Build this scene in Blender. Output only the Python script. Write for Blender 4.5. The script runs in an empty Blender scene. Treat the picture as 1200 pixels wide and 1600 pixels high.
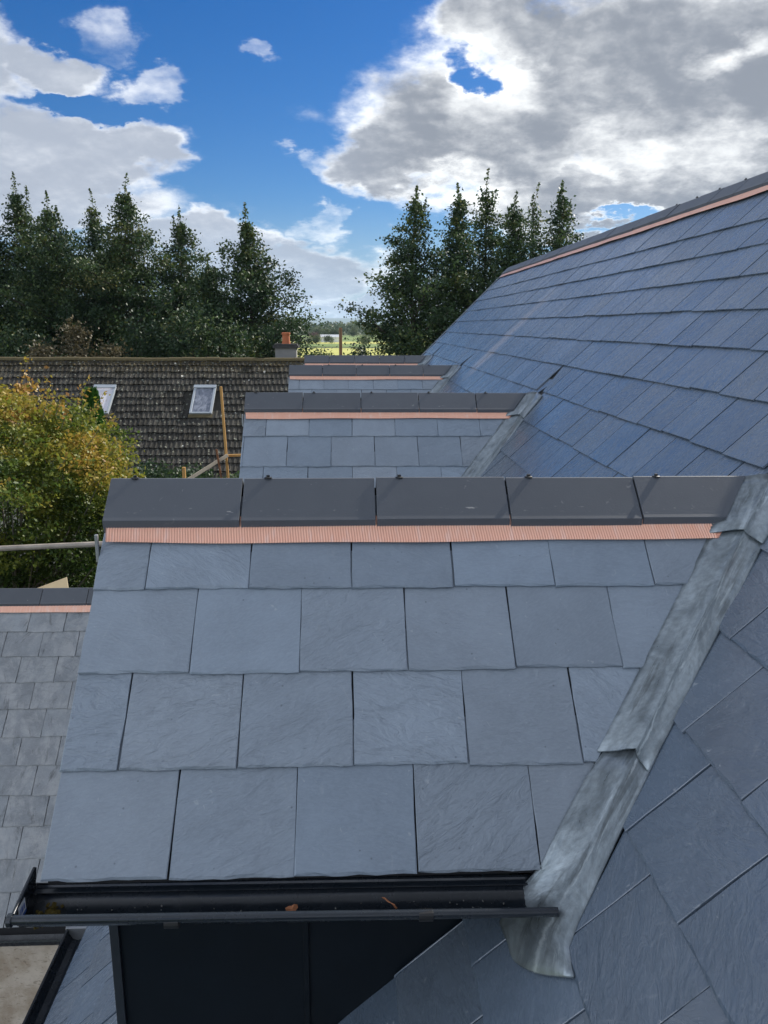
import bpy, math, random
import numpy as np
from mathutils import Vector, Matrix
R = math.radians
SC = bpy.context.scene
COL = SC.collection
rnd = random.Random(7)

# ------------------------------------------------------------------ camera, sky, sun, exposure
F_PX = 1239.26                       # focal length in pixels of a 1200x1600 picture
P_, Q_, ROLL = 0.2298, 0.0432, 0.0045
fw = Vector((math.sin(Q_) * math.cos(P_), math.cos(Q_) * math.cos(P_), -math.sin(P_)))
rt0 = Vector((math.cos(Q_), -math.sin(Q_), 0)); up0 = rt0.cross(fw)
rt = rt0 * math.cos(ROLL) + up0 * math.sin(ROLL); up = -rt0 * math.sin(ROLL) + up0 * math.cos(ROLL)
cam = bpy.data.cameras.new('camera'); co = bpy.data.objects.new('camera', cam); COL.objects.link(co)
cam.sensor_fit = 'VERTICAL'; cam.sensor_height = 24; cam.lens = 24 * F_PX / 1600
cam.clip_start = 0.05; cam.clip_end = 30000
co.matrix_world = Matrix(((rt.x, up.x, -fw.x, 0), (rt.y, up.y, -fw.y, 0), (rt.z, up.z, -fw.z, 0), (0, 0, 0, 1)))
SC.camera = co
SUN_EL, SUN_AZ = 34, 46              # azimuth is measured from +Y towards +X
SC.view_settings.view_transform = 'Standard'; SC.view_settings.look = 'None'
SC.view_settings.gamma = 1; SC.view_settings.use_curve_mapping = False
SC.view_settings.exposure = 1.3
sl = bpy.data.lights.new('sun', 'SUN'); sl.energy = 3.0; sl.angle = R(0.6); sl.color = (1, .95, .87)
so = bpy.data.objects.new('sun', sl); COL.objects.link(so)
sd = Vector((math.sin(R(SUN_AZ)) * math.cos(R(SUN_EL)), math.cos(R(SUN_AZ)) * math.cos(R(SUN_EL)), math.sin(R(SUN_EL))))
so.rotation_euler = sd.to_track_quat('Z', 'Y').to_euler()


class NT:
    """small helper to write node trees as expressions"""
    def __init__(s, tree): s.t = tree; s.n = tree.nodes; s.l = tree.links
    def new(s, typ, **kw):
        n = s.n.new(typ)
        for k, v in kw.items(): setattr(n, k, v)
        return n
    def put(s, sock, v):
        if hasattr(v, 'is_linked') or isinstance(v, bpy.types.NodeSocket): s.l.new(v, sock)
        elif v is not None:
            if sock.type == 'RGBA' and not isinstance(v, (int, float)) and len(v) == 3: v = (*v, 1)
            sock.default_value = v
    def m(s, op, a, b=None, c=None, clamp=False):
        n = s.new('ShaderNodeMath', operation=op); n.use_clamp = clamp
        s.put(n.inputs[0], a)
        if b is not None: s.put(n.inputs[1], b)
        if c is not None: s.put(n.inputs[2], c)
        return n.outputs[0]
    def vm(s, op, a, b=None, out=0):
        n = s.new('ShaderNodeVectorMath', operation=op); s.put(n.inputs[0], a)
        if b is not None: s.put(n.inputs[3 if op == 'SCALE' else 1], b)
        return n.outputs[out]
    def noise(s, vec, scale, detail=4, rough=.5, dist=0, lac=2.0, out='Fac'):
        n = s.new('ShaderNodeTexNoise'); s.put(n.inputs['Vector'], vec)
        for k, v in (('Scale', scale), ('Detail', detail), ('Roughness', rough), ('Distortion', dist), ('Lacunarity', lac)): s.put(n.inputs[k], v)
        return n.outputs[out]
    def ramp(s, fac, lo, hi, a=0., b=1., smooth=True):
        n = s.new('ShaderNodeMapRange'); n.interpolation_type = 'SMOOTHSTEP' if smooth else 'LINEAR'
        s.put(n.inputs[0], fac); s.put(n.inputs[1], lo); s.put(n.inputs[2], hi); s.put(n.inputs[3], a); s.put(n.inputs[4], b)
        return n.outputs[0]
    def mix(s, f, a, b, mode='MIX'):
        n = s.new('ShaderNodeMix', data_type='RGBA', blend_type=mode)
        s.put(n.inputs[0], f); s.put(n.inputs[6], a); s.put(n.inputs[7], b); return n.outputs[2]
    def xyz(s, v):
        n = s.new('ShaderNodeSeparateXYZ'); s.put(n.inputs[0], v); return n.outputs
    def comb(s, x, y, z):
        n = s.new('ShaderNodeCombineXYZ')
        for i, v in enumerate((x, y, z)): s.put(n.inputs[i], v)
        return n.outputs[0]


def build_world():
    w = bpy.data.worlds.new('World'); SC.world = w; w.use_nodes = True
    t = w.node_tree; t.nodes.clear(); N = NT(t)
    out = N.new('ShaderNodeOutputWorld')
    sky = N.new('ShaderNodeTexSky', sky_type='NISHITA'); sky.sun_disc = False
    sky.sun_elevation = R(SUN_EL); sky.sun_rotation = R(SUN_AZ); sky.altitude = 50
    sky.air_density = 1.0; sky.dust_density = 0.35; sky.ozone_density = 2.2
    bg = N.new('ShaderNodeBackground'); bg.inputs['Strength'].default_value = 0.05
    d = N.vm('NORMALIZE', N.new('ShaderNodeTexCoord').outputs['Generated'])
    x, y, z = N.xyz(d)
    az = N.m('MULTIPLY', N.m('ARCTAN2', x, y), 57.2958); el = N.m('MULTIPLY', N.m('ARCSINE', z), 57.2958)
    hs = N.new('ShaderNodeHueSaturation'); N.l.new(sky.outputs[0], hs.inputs['Color'])
    N.put(hs.inputs['Saturation'], N.ramp(el, -1, 9, .35, 1.5)); hs.inputs['Value'].default_value = .60
    N.l.new(N.mix(1.0, hs.outputs[0], (.68, .90, 1.22), 'MULTIPLY'), bg.inputs['Color'])
    zz = N.m('ADD', N.m('MAXIMUM', z, 0.0), 0.34)
    P = N.comb(N.m('DIVIDE', x, zz), N.m('DIVIDE', y, zz), 0.0)
    AE = N.comb(az, el, 0.0)
    # ragged cloud outlines: the place of the cloud banks is bent by noise
    wn = N.noise(P, 4.0, 9, .60, 0, out='Color')
    wv = N.vm('MULTIPLY', N.vm('SUBTRACT', wn, (.5, .5, .5)), (12, 8.5, 0))
    AEw = N.vm('ADD', AE, wv)
    def blob(c, r):
        q = N.vm('DIVIDE', N.vm('SUBTRACT', AEw, (c[0], c[1], 0)), (r[0], r[1], 1))
        return N.m('SUBTRACT', 1.0, N.vm('LENGTH', q, out=1))
    banks = [((-22, 10.0), (9.5, 3.2)), ((-15.2, 10.2), (4.2, 2.0)), ((-23.5, 14.2), (4.4, 2.6)), ((-18.5, 14.8), (3.6, 1.3)),
             ((-26, 7.6), (16, 2.4)),
             ((20.5, 14.5), (14, 7.2)), ((9, 12.2), (9, 4.4)), ((2.8, 10.6), (5, 2.2)), ((10.6, 18.0), (4.5, 2.6)), ((25, 8.6), (13, 2.8)),
             ((14, 8.4), (8, 2.0)), ((-10.5, 5.0), (7.0, 1.7)), ((-3.5, 3.6), (7.5, 2.3)), ((16.2, 6.0), (5.0, .9)),
             ((0, .9), (30, .8)), ((38, 17), (14, 9)), ((-42, 11), (17, 6))]
    D = None
    for c, r in banks:
        b = blob(c, r); D = b if D is None else N.m('SMOOTH_MAX', D, b, .12)
    hole = N.m('MAXIMUM', N.m('MAXIMUM', blob((7.6, 14.9), (1.6, 1.3)), blob((18.5, 6.6), (3.0, .6))), blob((-15.6, 12.9), (4.6, 1.2)))
    D = N.m('SUBTRACT', D, N.m('MULTIPLY', N.m('MAXIMUM', hole, 0.0), .95))
    for c, r in (((-15.2, 17.0), (2.2, 1.3)), ((-12.8, 14.2), (1.6, .8)), ((-2.8, 6.9), (2.0, .9)), ((-5.6, 17.3), (1.1, .6)), ((-1.8, 10.8), (1.5, .8))):
        D = N.m('MAXIMUM', D, N.m('MINIMUM', N.m('MULTIPLY', blob(c, r), .5), .05))       # small torn wisps
    # beyond the part of the sky in view: broken cumulus of the same kind
    big = N.noise(P, 1.3, 3, .5)
    away = N.m('MAXIMUM', N.ramp(N.m('ABSOLUTE', az), 34, 50), N.ramp(el, 24, 34))
    D = N.m('MAXIMUM', D, N.m('SUBTRACT', N.m('MULTIPLY', away, N.ramp(big, .34, .56, .25, 1.35)), .55))
    n1 = N.noise(P, 5.5, 12, .60, .10)
    fine = N.noise(P, 19.0, 8, .62, .2)
    dens = N.m('ADD', D, N.m('ADD', N.m('MULTIPLY', N.m('SUBTRACT', n1, .5), .95), N.m('MULTIPLY', N.m('SUBTRACT', fine, .5), .16)))
    alpha = N.m('POWER', N.ramp(dens, -.18, .32), 1.3)
    # light: the edges turned to the sun glow, the thick middle is grey
    n2 = N.noise(N.vm('ADD', P, (.035, -.085, 0)), 5.5, 12, .60, .10)
    f2 = N.noise(N.vm('ADD', P, (.008, -.020, 0)), 19.0, 8, .62, .2)
    rim = N.m('ADD', N.m('SUBTRACT', n1, n2), N.m('MULTIPLY', N.m('SUBTRACT', fine, f2), .55))
    soft = N.noise(P, 1.6, 4, .5, .2)
    thick = N.m('ADD', N.ramp(N.m('ADD', N.m('MULTIPLY', D, .8), N.m('MULTIPLY', dens, .2)), -.02, .42), N.m('MULTIPLY', N.m('SUBTRACT', soft, .47), 1.2))
    thick = N.m('SUBTRACT', thick, N.m('MULTIPLY', rim, 1.15))
    thin = N.m('MAXIMUM', N.m('MAXIMUM', blob((20.5, 10.8), (10, 2.2)), blob((24, 16.4), (3, 1.1))), N.m('MAXIMUM', blob((8.5, 14.5), (4.0, 4.5)), blob((7.5, 9.2), (5, 1.5))))
    thick = N.m('SUBTRACT', thick, N.m('MULTIPLY', N.m('MAXIMUM', thin, 0.0), .75))
    thick = N.ramp(thick, -.15, 1.25)
    side = N.ramp(az, -8, 6)                    # clouds near the sun are seen from their shaded side
    grey = N.mix(side, (.25, .28, .335), (.165, .183, .215))
    white = N.mix(side, (.60, .62, .65), (.74, .75, .75))
    front = N.vm('DOT_PRODUCT', d, tuple(sd), out=1)   # opposite the sun the clouds are lit full in the face
    colr = N.mix(thick, white, grey)
    colr = N.mix(N.ramp(front, .1, -.5), colr, N.mix(N.m('MULTIPLY', thick, .7), (1.35, 1.42, 1.52), (.74, .84, 1.0)))
    low = N.ramp(el, 0, 9)
    colr = N.mix(low, N.mix(.40, colr, (.30, .41, .55)), colr)
    bc = N.new('ShaderNodeBackground'); N.l.new(colr, bc.inputs['Color']); bc.inputs['Strength'].default_value = .74
    mx = N.new('ShaderNodeMixShader'); N.put(mx.inputs[0], N.m('MULTIPLY', alpha, N.ramp(el, -.5, 1.5)))
    N.l.new(bg.outputs[0], mx.inputs[1]); N.l.new(bc.outputs[0], mx.inputs[2])
    N.l.new(mx.outputs[0], out.inputs['Surface'])
    w.cycles.sampling_method = 'MANUAL'; w.cycles.sample_map_resolution = 1024
build_world()

# ------------------------------------------------------------------ places
G = -7.0                                           # ground level, the camera's lens is at the origin
def at(px, py, Y):
    r = fw * F_PX + rt * (px - 600) + up * (800 - py); return r * (Y / r.y)

# ------------------------------------------------------------------ materials
def mat(name):
    m = bpy.data.materials.new(name); m.use_nodes = True; m.node_tree.nodes.clear()
    N = NT(m.node_tree); o = N.new('ShaderNodeOutputMaterial'); b = N.new('ShaderNodeBsdfPrincipled')
    N.l.new(b.outputs[0], o.inputs['Surface']); return m, N, b, o
def setp(N, b, color=None, rough=None, metal=None, spec=None, normal=None):
    for k, v in (('Base Color', color), ('Roughness', rough), ('Metallic', metal), ('Specular IOR Level', spec), ('Normal', normal)):
        if v is not None: N.put(b.inputs[k], v)
def bump(N, h, dist, strength=1.0, prev=None):
    n = N.new('ShaderNodeBump'); n.inputs['Distance'].default_value = dist; n.inputs['Strength'].default_value = strength
    N.put(n.inputs['Height'], h)
    if prev is not None: N.l.new(prev, n.inputs['Normal'])
    return n.outputs[0]
def piece_coord(N):
    """object coordinates shifted per piece, so that no two slates carry the same marks; returns vector, random"""
    oi = N.new('ShaderNodeObjectInfo').outputs['Random']
    at_ = N.new('ShaderNodeAttribute'); at_.attribute_name = 'piece'
    r = N.m('FRACT', N.m('ADD', oi, at_.outputs['Fac']))
    tc = N.new('ShaderNodeTexCoord').outputs['Object']
    off = N.comb(N.m('MULTIPLY', r, 37.0), N.m('MULTIPLY', r, 91.0), N.m('MULTIPLY', r, 13.0))
    return N.vm('ADD', tc, off), r

def slate_mat(name, base, var=.12, rough=.5, weather=0.0, dust=False, sheen=.5, relief=.006, ior=1.5):
    m, N, b, o = mat(name); v, r = piece_coord(N)
    vr = N.new('ShaderNodeVectorRotate'); vr.rotation_type = 'Z_AXIS'; N.put(vr.inputs['Vector'], v); N.put(vr.inputs['Angle'], N.m('SUBTRACT', N.m('MULTIPLY', N.m('FRACT', N.m('MULTIPLY', r, 7.9)), 1.3), .65))
    v = vr.outputs[0]
    vs = N.vm('MULTIPLY', v, (1.0, 2.6, 1.0))
    warp = N.noise(vs, 5, 3, .5, 0, out='Color')
    vw = N.vm('ADD', vs, N.vm('SCALE', N.vm('SUBTRACT', warp, (.5, .5, .5)), .28))
    riv = N.noise(vw, 11, 8, .62, .9)                      # riven flow lines
    fine = N.noise(vs, 70, 5, .6, .4)
    steps = N.noise(vw, 4.5, 5, .55, 1.4)
    st = N.ramp(N.m('FRACT', N.m('MULTIPLY', steps, 7.0)), 0.0, .9, 0, 1, False)
    blot = N.noise(v, 6, 5, .6)
    c = N.mix(N.ramp(blot, .3, .72), tuple(x * (1 - var) for x in base), tuple(x * (1 + var) for x in base))
    c = N.mix(N.ramp(fine, .35, .7, 0, .35), c, tuple(min(1, x * 1.3) for x in base))
    r2 = N.m('FRACT', N.m('MULTIPLY', r, 17.3)); r3 = N.m('FRACT', N.m('MULTIPLY', r, 53.7))
    hv = N.new('ShaderNodeHueSaturation'); N.l.new(c, hv.inputs['Color'])
    N.put(hv.inputs['Value'], N.ramp(r2, 0, 1, .88, 1.10, False)); N.put(hv.inputs['Saturation'], N.ramp(r3, 0, 1, .82, 1.10, False))
    c = hv.outputs[0]
    # small pale scuffs and dark specks
    sc = N.noise(N.vm('MULTIPLY', v, (1.0, 1.0, 1.0)), 26, 3, .5, 2.0)
    c = N.mix(N.ramp(sc, .67, .77, 0, .45), c, (.42, .45, .48))
    ru = N.noise(N.vm('MULTIPLY', v, (3.0, .5, 1.0)), 12, 6, .7, .3)
    c = N.mix(N.ramp(ru, .60, .74, 0, .22), c, (.40, .42, .44))
    vo = N.new('ShaderNodeTexVoronoi'); vo.feature = 'F1'; N.put(vo.inputs['Vector'], v); vo.inputs['Scale'].default_value = 16
    c = N.mix(N.ramp(vo.outputs['Distance'], .035, .06, .55, 0), c, tuple(x * .35 for x in base))
    if weather:
        w1 = N.noise(N.vm('MULTIPLY', v, (1.5, .9, 1)), 5, 8, .72, .3)
        w2 = N.noise(N.vm('MULTIPLY', v, (2.5, .5, 1)), 7, 8, .7, .2)
        c = N.mix(N.ramp(w1, .42, .66, 0, weather), c, (.42, .42, .42))
        c = N.mix(N.ramp(w2, .55, .72, 0, weather), c, (.045, .045, .046))
        vo2 = N.new('ShaderNodeTexVoronoi'); N.put(vo2.inputs['Vector'], v); vo2.inputs['Scale'].default_value = 30
        c = N.mix(N.ramp(vo2.outputs['Distance'], .05, .10, .5, 0), c, (.55, .55, .5))
    if dust:
        px, py, pz = N.xyz(N.new('ShaderNodeNewGeometry').outputs['Position'])
        pn = N.noise(N.comb(N.m('MULTIPLY', px, 2.0), N.m('MULTIPLY', py, 9.0), 0.0), 1.0, 5, .6)
        dd = N.m('ABSOLUTE', N.m('SUBTRACT', py, N.m('ADD', 9.75, N.m('MULTIPLY', N.m('SUBTRACT', pn, .5), .35))))
        f = N.m('MULTIPLY', N.ramp(dd, .10, .30, 1, 0), N.m('MULTIPLY', N.ramp(px, 1.35, 1.6), N.ramp(px, 1.8, 2.7, 1, 0)))
        c = N.mix(N.m('MULTIPLY', f, .55), c, (.42, .36, .33))
    rr = N.ramp(riv, .3, .7, rough - .08, rough + .12, False)
    h = N.m('ADD', N.m('ADD', N.m('MULTIPLY', riv, 1.0), N.m('MULTIPLY', st, .30)), N.m('MULTIPLY', fine, .16))
    n_ = N.new('ShaderNodeBump'); n_.inputs['Distance'].default_value = relief; N.put(n_.inputs['Height'], h)
    N.put(n_.inputs['Strength'], N.ramp(N.m('FRACT', N.m('MULTIPLY', r, 29.7)), 0, 1, .25, .85, False))
    setp(N, b, c, rr, 0, sheen, n_.outputs[0]); b.inputs['IOR'].default_value = ior
    return m

M = {}
M['slate_new'] = slate_mat('riven_slate', (.235, .280, .335), .08, .42, ior=1.55)
M['slate_main_shaded'] = slate_mat('riven_slate_shaded', (.105, .138, .184), .09, .24, dust=True, sheen=.8, relief=.0035, ior=1.7)  # dormer slate again, the main slope's shade put into its darker base
M['slate_old'] = slate_mat('weathered_slate', (.25, .265, .28), .16, .36, weather=.70)

def simple(name, col, rough=.5, metal=0, spec=.5, nscale=20, nvar=.12, bdist=0, bscale=60, streak=None):
    m, N, b, o = mat(name); tc = N.new('ShaderNodeTexCoord').outputs['Object']
    if streak: tc = N.vm('MULTIPLY', tc, streak)
    n = N.noise(tc, nscale, 5, .6)
    c = N.mix(n, tuple(x * (1 - nvar) for x in col), tuple(min(1, x * (1 + nvar)) for x in col))
    nr = N.ramp(N.noise(tc, nscale * .7, 4, .6), .3, .7, max(.05, rough - .07), min(1, rough + .07), False)
    setp(N, b, c, nr, metal, spec, bump(N, N.noise(tc, bscale, 4, .6), bdist, .5) if bdist else None)
    return m

def tile_clay():
    m, N, b, o = mat('ridge_tile_grey'); v, r = piece_coord(N)
    n = N.noise(v, 9, 5, .6); base = N.mix(n, (.085, .093, .108), (.104, .114, .130))
    x, y, z = N.xyz(N.new('ShaderNodeTexCoord').outputs['Object'])
    sc = N.noise(N.vm('MULTIPLY', v, (1.0, 3.5, 3.5)), 24, 3, .5, .3)        # chalky scrapes near the fold
    band = N.m('MULTIPLY', N.ramp(N.m('ABSOLUTE', y), .088, .098), N.ramp(N.m('ABSOLUTE', y), .110, .120, 1, 0))
    base = N.mix(N.m('MULTIPLY', N.ramp(sc, .66, .74, 0, .6), band), base, (.52, .50, .47))
    s2 = N.noise(v, 40, 3, .5, 1.0); base = N.mix(N.ramp(s2, .70, .76, 0, .35), base, (.35, .35, .36))
    hv = N.new('ShaderNodeHueSaturation'); N.l.new(base, hv.inputs['Color']); N.put(hv.inputs['Value'], N.ramp(r, 0, 1, .92, 1.08, False))
    setp(N, b, hv.outputs[0], .52, 0, .35, bump(N, N.noise(v, 160, 3, .6), .0006, .4)); return m
M['ridge'] = tile_clay()

def copper():
    m, N, b, o = mat('bright_copper'); tc = N.new('ShaderNodeTexCoord').outputs['Object']
    n = N.noise(tc, 14, 5, .6); n2 = N.noise(N.vm('MULTIPLY', tc, (1, .2, .2)), 60, 3, .5)
    c = N.mix(n, (.93, .47, .32), (.98, .60, .45)); c = N.mix(N.ramp(n2, .5, .75, 0, .4), c, (.98, .76, .68))
    setp(N, b, c, N.ramp(n, .3, .7, .34, .5, False), .55, .5); return m
M['copper'] = copper()

def lead():
    m, N, b, o = mat('weathered_lead')
    u, v, _ = N.xyz(N.new('ShaderNodeUVMap').outputs[0])          # u metres across, v metres along
    p = N.comb(u, v, 0.0)
    n1 = N.noise(N.comb(N.m('MULTIPLY', u, 2.2), v, 0.0), 6.5, 7, .65, 1.0)
    n2 = N.noise(N.comb(N.m('MULTIPLY', u, 5.0), v, 3.0), 5.0, 7, .62, .8)
    n3 = N.noise(p, 60, 4, .6)
    c = N.mix(N.ramp(n1, .28, .72), (.19, .225, .25), (.40, .455, .49))
    c = N.mix(N.ramp(n3, .3, .7, 0, .35), c, (.14, .15, .15))
    c = N.mix(N.ramp(N.noise(N.comb(N.m('MULTIPLY', u, 1.5), v, 7.0), 4, 5, .6, .5), .52, .68, 0, .4), c, (.34, .39, .43))
    # chalk-white run-off that wanders down the strip
    wob = N.m('ADD', N.m('MULTIPLY', N.m('SUBTRACT', N.noise(N.comb(0.0, v, 0.0), 2.6, 9, .68), .5), .12), N.m('MULTIPLY', N.m('SUBTRACT', n3, .5), .012))
    for cen, wd, amt in ((.034, .0042, .60),):
        dd = N.m('ABSOLUTE', N.m('SUBTRACT', N.m('SUBTRACT', u, cen), wob))
        c = N.mix(N.m('MULTIPLY', N.ramp(dd, wd * .2, wd * 1.9, 1, 0), N.ramp(n2, .42, .62, .0, amt)), c, (.68, .74, .76))
    ch = N.noise(N.comb(N.m('MULTIPLY', u, 6.0), v, 1.0), 5.5, 9, .70, .6)
    c = N.mix(N.m('MULTIPLY', N.ramp(ch, .57, .68, 0, .75), N.ramp(N.m('ABSOLUTE', N.m('SUBTRACT', u, .03)), .01, .06, 1, .1)), c, (.62, .69, .72))
    dk = N.ramp(N.noise(N.comb(N.m('MULTIPLY', u, 9), v, 5.0), 2.6, 5, .6, .4), .56, .68, 0, .55)
    c = N.mix(dk, c, (.06, .066, .066))
    h = N.m('ADD', N.noise(p, 14, 4, .55, .5), N.m('MULTIPLY', n3, .15))
    setp(N, b, c, N.ramp(n1, .3, .7, .26, .44, False), .6, .5, bump(N, h, .005, .6)); return m
M['lead'] = lead()
M['pvc'] = simple('black_gutter_plastic', (.014, .019, .026), .27, 0, .55, 18, .25, .0008, 30)
M['fascia'] = simple('dark_fascia_board', (.018, .023, .031), .42, 0, .5, 12, .3)
M['cladding'] = simple('anthracite_panel', (.0045, .008, .013), .45, 0, .22, 6, .35, .0005, 15)
M['felt'] = simple('dark_underlay', (.02, .02, .022), .8)
M['black'] = simple('black_rubber', (.012, .012, .013), .45)
M['galv'] = simple('dull_galvanised_steel', (.30, .31, .32), .45, .6, .5, 25, .25)
M['tube'] = simple('weathered_scaffold_tube', (.36, .31, .26), .55, .3, .5, 9, .5, .001, 40)
M['timber'] = simple('orange_sawn_timber', (.42, .235, .075), .7, 0, .3, 12, .3, .001, 60, (4, 4, .6))
M['timber_pale'] = simple('pale_sawn_timber', (.55, .45, .33), .7, 0, .3, 12, .25, .001, 60)
M['rust'] = simple('rusty_steel_rod', (.17, .075, .035), .8, 0, .3, 30, .4)
M['ply'] = simple('plywood', (.33, .27, .17), .7, 0, .3, 8, .2)
M['terracotta'] = simple('terracotta', (.40, .13, .06), .8, 0, .3, 14, .25, .002, 40)
M['dead_leaf'] = simple('dead_leaf', (.42, .17, .08), .75, 0, .3, 60, .3)
M['moss'] = simple('moss', (.10, .075, .02), .95, 0, .2, 60, .6, .004, 120)
M['white'] = simple('white_paper', (.75, .77, .8), .4, 0, .5, 12, .03)
M['blue_print'] = simple('blue_print', (.05, .12, .42), .4)
M['winframe'] = simple('grey_window_frame', (.40, .44, .48), .4, .3, .5, 20, .1)
M['blind'] = simple('pale_blind', (.62, .60, .64), .25, 0, .8, 3, .04)
M['grit'] = simple('pale_grit', (.22, .22, .21), .9)

def glass_mat():
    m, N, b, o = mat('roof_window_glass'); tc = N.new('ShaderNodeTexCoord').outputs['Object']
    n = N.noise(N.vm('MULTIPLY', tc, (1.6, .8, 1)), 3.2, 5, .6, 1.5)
    c = N.mix(N.ramp(n, .30, .72), (.07, .09, .13), (.27, .29, .35))  # reflected clouds mixed into the pane's own colour as pale blotches
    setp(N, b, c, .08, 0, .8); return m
M['glass'] = glass_mat()

def render_mat():
    m, N, b, o = mat('sand_cement_render'); tc = N.new('ShaderNodeTexCoord').outputs['Object']
    n = N.noise(tc, 3, 7, .65); n2 = N.noise(N.vm('MULTIPLY', tc, (1, 1, 2)), 14, 5, .6, 1.5)
    c = N.mix(N.ramp(n, .35, .65), (.36, .29, .22), (.58, .51, .43)); c = N.mix(N.ramp(n2, .56, .68, 0, .6), c, (.17, .135, .10))
    c = N.mix(N.ramp(N.noise(tc, 40, 3, .6), .66, .74, 0, .6), c, (.62, .58, .52))
    setp(N, b, c, .9, 0, .2, bump(N, N.m('ADD', n, N.m('MULTIPLY', n2, .6)), .01, .6)); return m
M['render'] = render_mat()

def conc_tile():
    m, N, b, o = mat('mossy_concrete_tile'); g = N.new('ShaderNodeNewGeometry').outputs['Position']
    v, r = piece_coord(N)
    n = N.noise(g, 2.0, 6, .65); n2 = N.noise(g, 14, 5, .65, .4); n3 = N.noise(g, 55, 4, .6)
    c = N.mix(n2, (.030, .029, .027), (.082, .078, .070)); c = N.mix(N.ramp(n3, .4, .8, 0, .5), c, (.13, .125, .115))
    c = N.mix(N.ramp(n, .50, .70, 0, .45), c, (.045, .040, .022))
    px, py, pz = N.xyz(g)
    top = N.ramp(pz, -1.75, -1.15)
    c = N.mix(N.m('MULTIPLY', N.ramp(n2, .42, .62), top), c, (.10, .075, .025))
    c = N.mix(N.ramp(N.noise(g, 7, 4, .6, .6), .62, .7, 0, .5), c, (.035, .055, .032))
    hv = N.new('ShaderNodeHueSaturation'); N.l.new(c, hv.inputs['Color']); N.put(hv.inputs['Value'], N.ramp(r, 0, 1, .65, 1.35, False))
    c = N.mix(1.0, hv.outputs[0], (.66, .655, .635), 'MULTIPLY')
    vo = N.new('ShaderNodeTexVoronoi'); N.put(vo.inputs['Vector'], g); vo.inputs['Scale'].default_value = 1.9; vo.inputs['Randomness'].default_value = 1
    sp = N.m('ADD', vo.outputs['Distance'], N.m('MULTIPLY', N.noise(g, 30, 2, .5), .05))
    c = N.mix(N.ramp(sp, .085, .10, .92, 0), c, (.66, .65, .60))
    vo3 = N.new('ShaderNodeTexVoronoi'); N.put(vo3.inputs['Vector'], g); vo3.inputs['Scale'].default_value = 6.0
    c = N.mix(N.m('MULTIPLY', N.ramp(vo3.outputs['Distance'], .14, .26, .8, 0), N.ramp(n2, .40, .55)), c, (.26, .27, .22))
    setp(N, b, c, .9, 0, .2, bump(N, N.m('ADD', n2, N.m('MULTIPLY', n3, .5)), .01, .8)); return m
M['conc'] = conc_tile()
M['moss_ridge'] = simple('mossy_ridge', (.105, .085, .045), .95, 0, .2, 6, .6, .01, 20)

def leaf_mat(name, ramp_cols, trans=.25, rough=.55):
    m, N, b, o = mat(name)
    a = N.new('ShaderNodeAttribute'); a.attribute_name = 'tint'
    cr = N.new('ShaderNodeValToRGB'); N.l.new(a.outputs['Fac'], cr.inputs[0])
    els = cr.color_ramp.elements
    while len(els) < len(ramp_cols): els.new(.5)
    for e, (p, c) in zip(els, ramp_cols): e.position = p; e.color = (*c, 1)
    setp(N, b, cr.outputs[0], rough, 0, .35)
    tr = N.new('ShaderNodeBsdfTranslucent'); N.l.new(cr.outputs[0], tr.inputs[0])
    mx = N.new('ShaderNodeMixShader'); mx.inputs[0].default_value = trans
    N.l.new(b.outputs[0], mx.inputs[1]); N.l.new(tr.outputs[0], mx.inputs[2]); N.l.new(mx.outputs[0], o.inputs['Surface'])
    return m
M['leaf_dark'] = leaf_mat('dark_green_leaves', [(0, (.016, .038, .020)), (.5, (.034, .066, .026)), (.85, (.075, .115, .030)), (1, (.14, .14, .04))])
M['leaf_brown'] = leaf_mat('brownish_leaves', [(0, (.04, .038, .02)), (.6, (.085, .072, .035)), (1, (.14, .11, .055))])
M['leaf_maple'] = leaf_mat('turning_maple_leaves', [(0, (.030, .060, .014)), (.32, (.075, .125, .022)), (.58, (.20, .22, .030)), (.80, (.36, .27, .045)), (1, (.38, .19, .055))], .38)
M['leaf_thuja'] = leaf_mat('bright_green_scale_leaves', [(0, (.02, .07, .012)), (1, (.06, .17, .025))], .2)
M['leaf_far'] = leaf_mat('distant_leaves', [(0, (.03, .05, .022)), (.6, (.065, .095, .035)), (1, (.13, .16, .06))], .25)
M['leaf_purple'] = leaf_mat('purple_leaves', [(0, (.06, .03, .03)), (1, (.13, .06, .055))], .2)
M['bark'] = simple('grey_brown_bark', (.075, .065, .052), .9, 0, .2, 8, .3, .01, 30)
M['bark_pale'] = simple('pale_grey_bark', (.17, .155, .13), .9, 0, .2, 8, .3, .01, 30)

def ground_mat(name, cols, scale, rough=.95):
    m, N, b, o = mat(name); g = N.new('ShaderNodeNewGeometry').outputs['Position']
    n = N.noise(g, scale, 6, .6); n2 = N.noise(g, scale * 14, 4, .6)
    c = N.mix(N.ramp(n, .35, .65), cols[0], cols[1]); c = N.mix(N.ramp(n2, .45, .75, 0, .4), c, cols[2])
    setp(N, b, c, rough, 0, .2, bump(N, n2, .05, .5)); return m
M['grass'] = ground_mat('rough_grass', ((.06, .085, .028), (.11, .13, .045), (.05, .06, .025)), .12)
M['field'] = ground_mat('stubble_field', ((.36, .37, .10), (.46, .44, .13), (.28, .31, .09)), .01)
M['pasture'] = ground_mat('pasture', ((.13, .19, .055), (.20, .25, .08), (.10, .15, .05)), .01)
M['patio'] = ground_mat('concrete_paving', ((.28, .26, .23), (.35, .33, .29), (.2, .19, .17)), .8)
M['road'] = ground_mat('asphalt', ((.05, .05, .05), (.06, .06, .06), (.08, .08, .08)), .8)
M['hill'] = ground_mat('heather_hill', ((.05, .075, .05), (.09, .11, .06), (.06, .08, .06)), .001)
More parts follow.
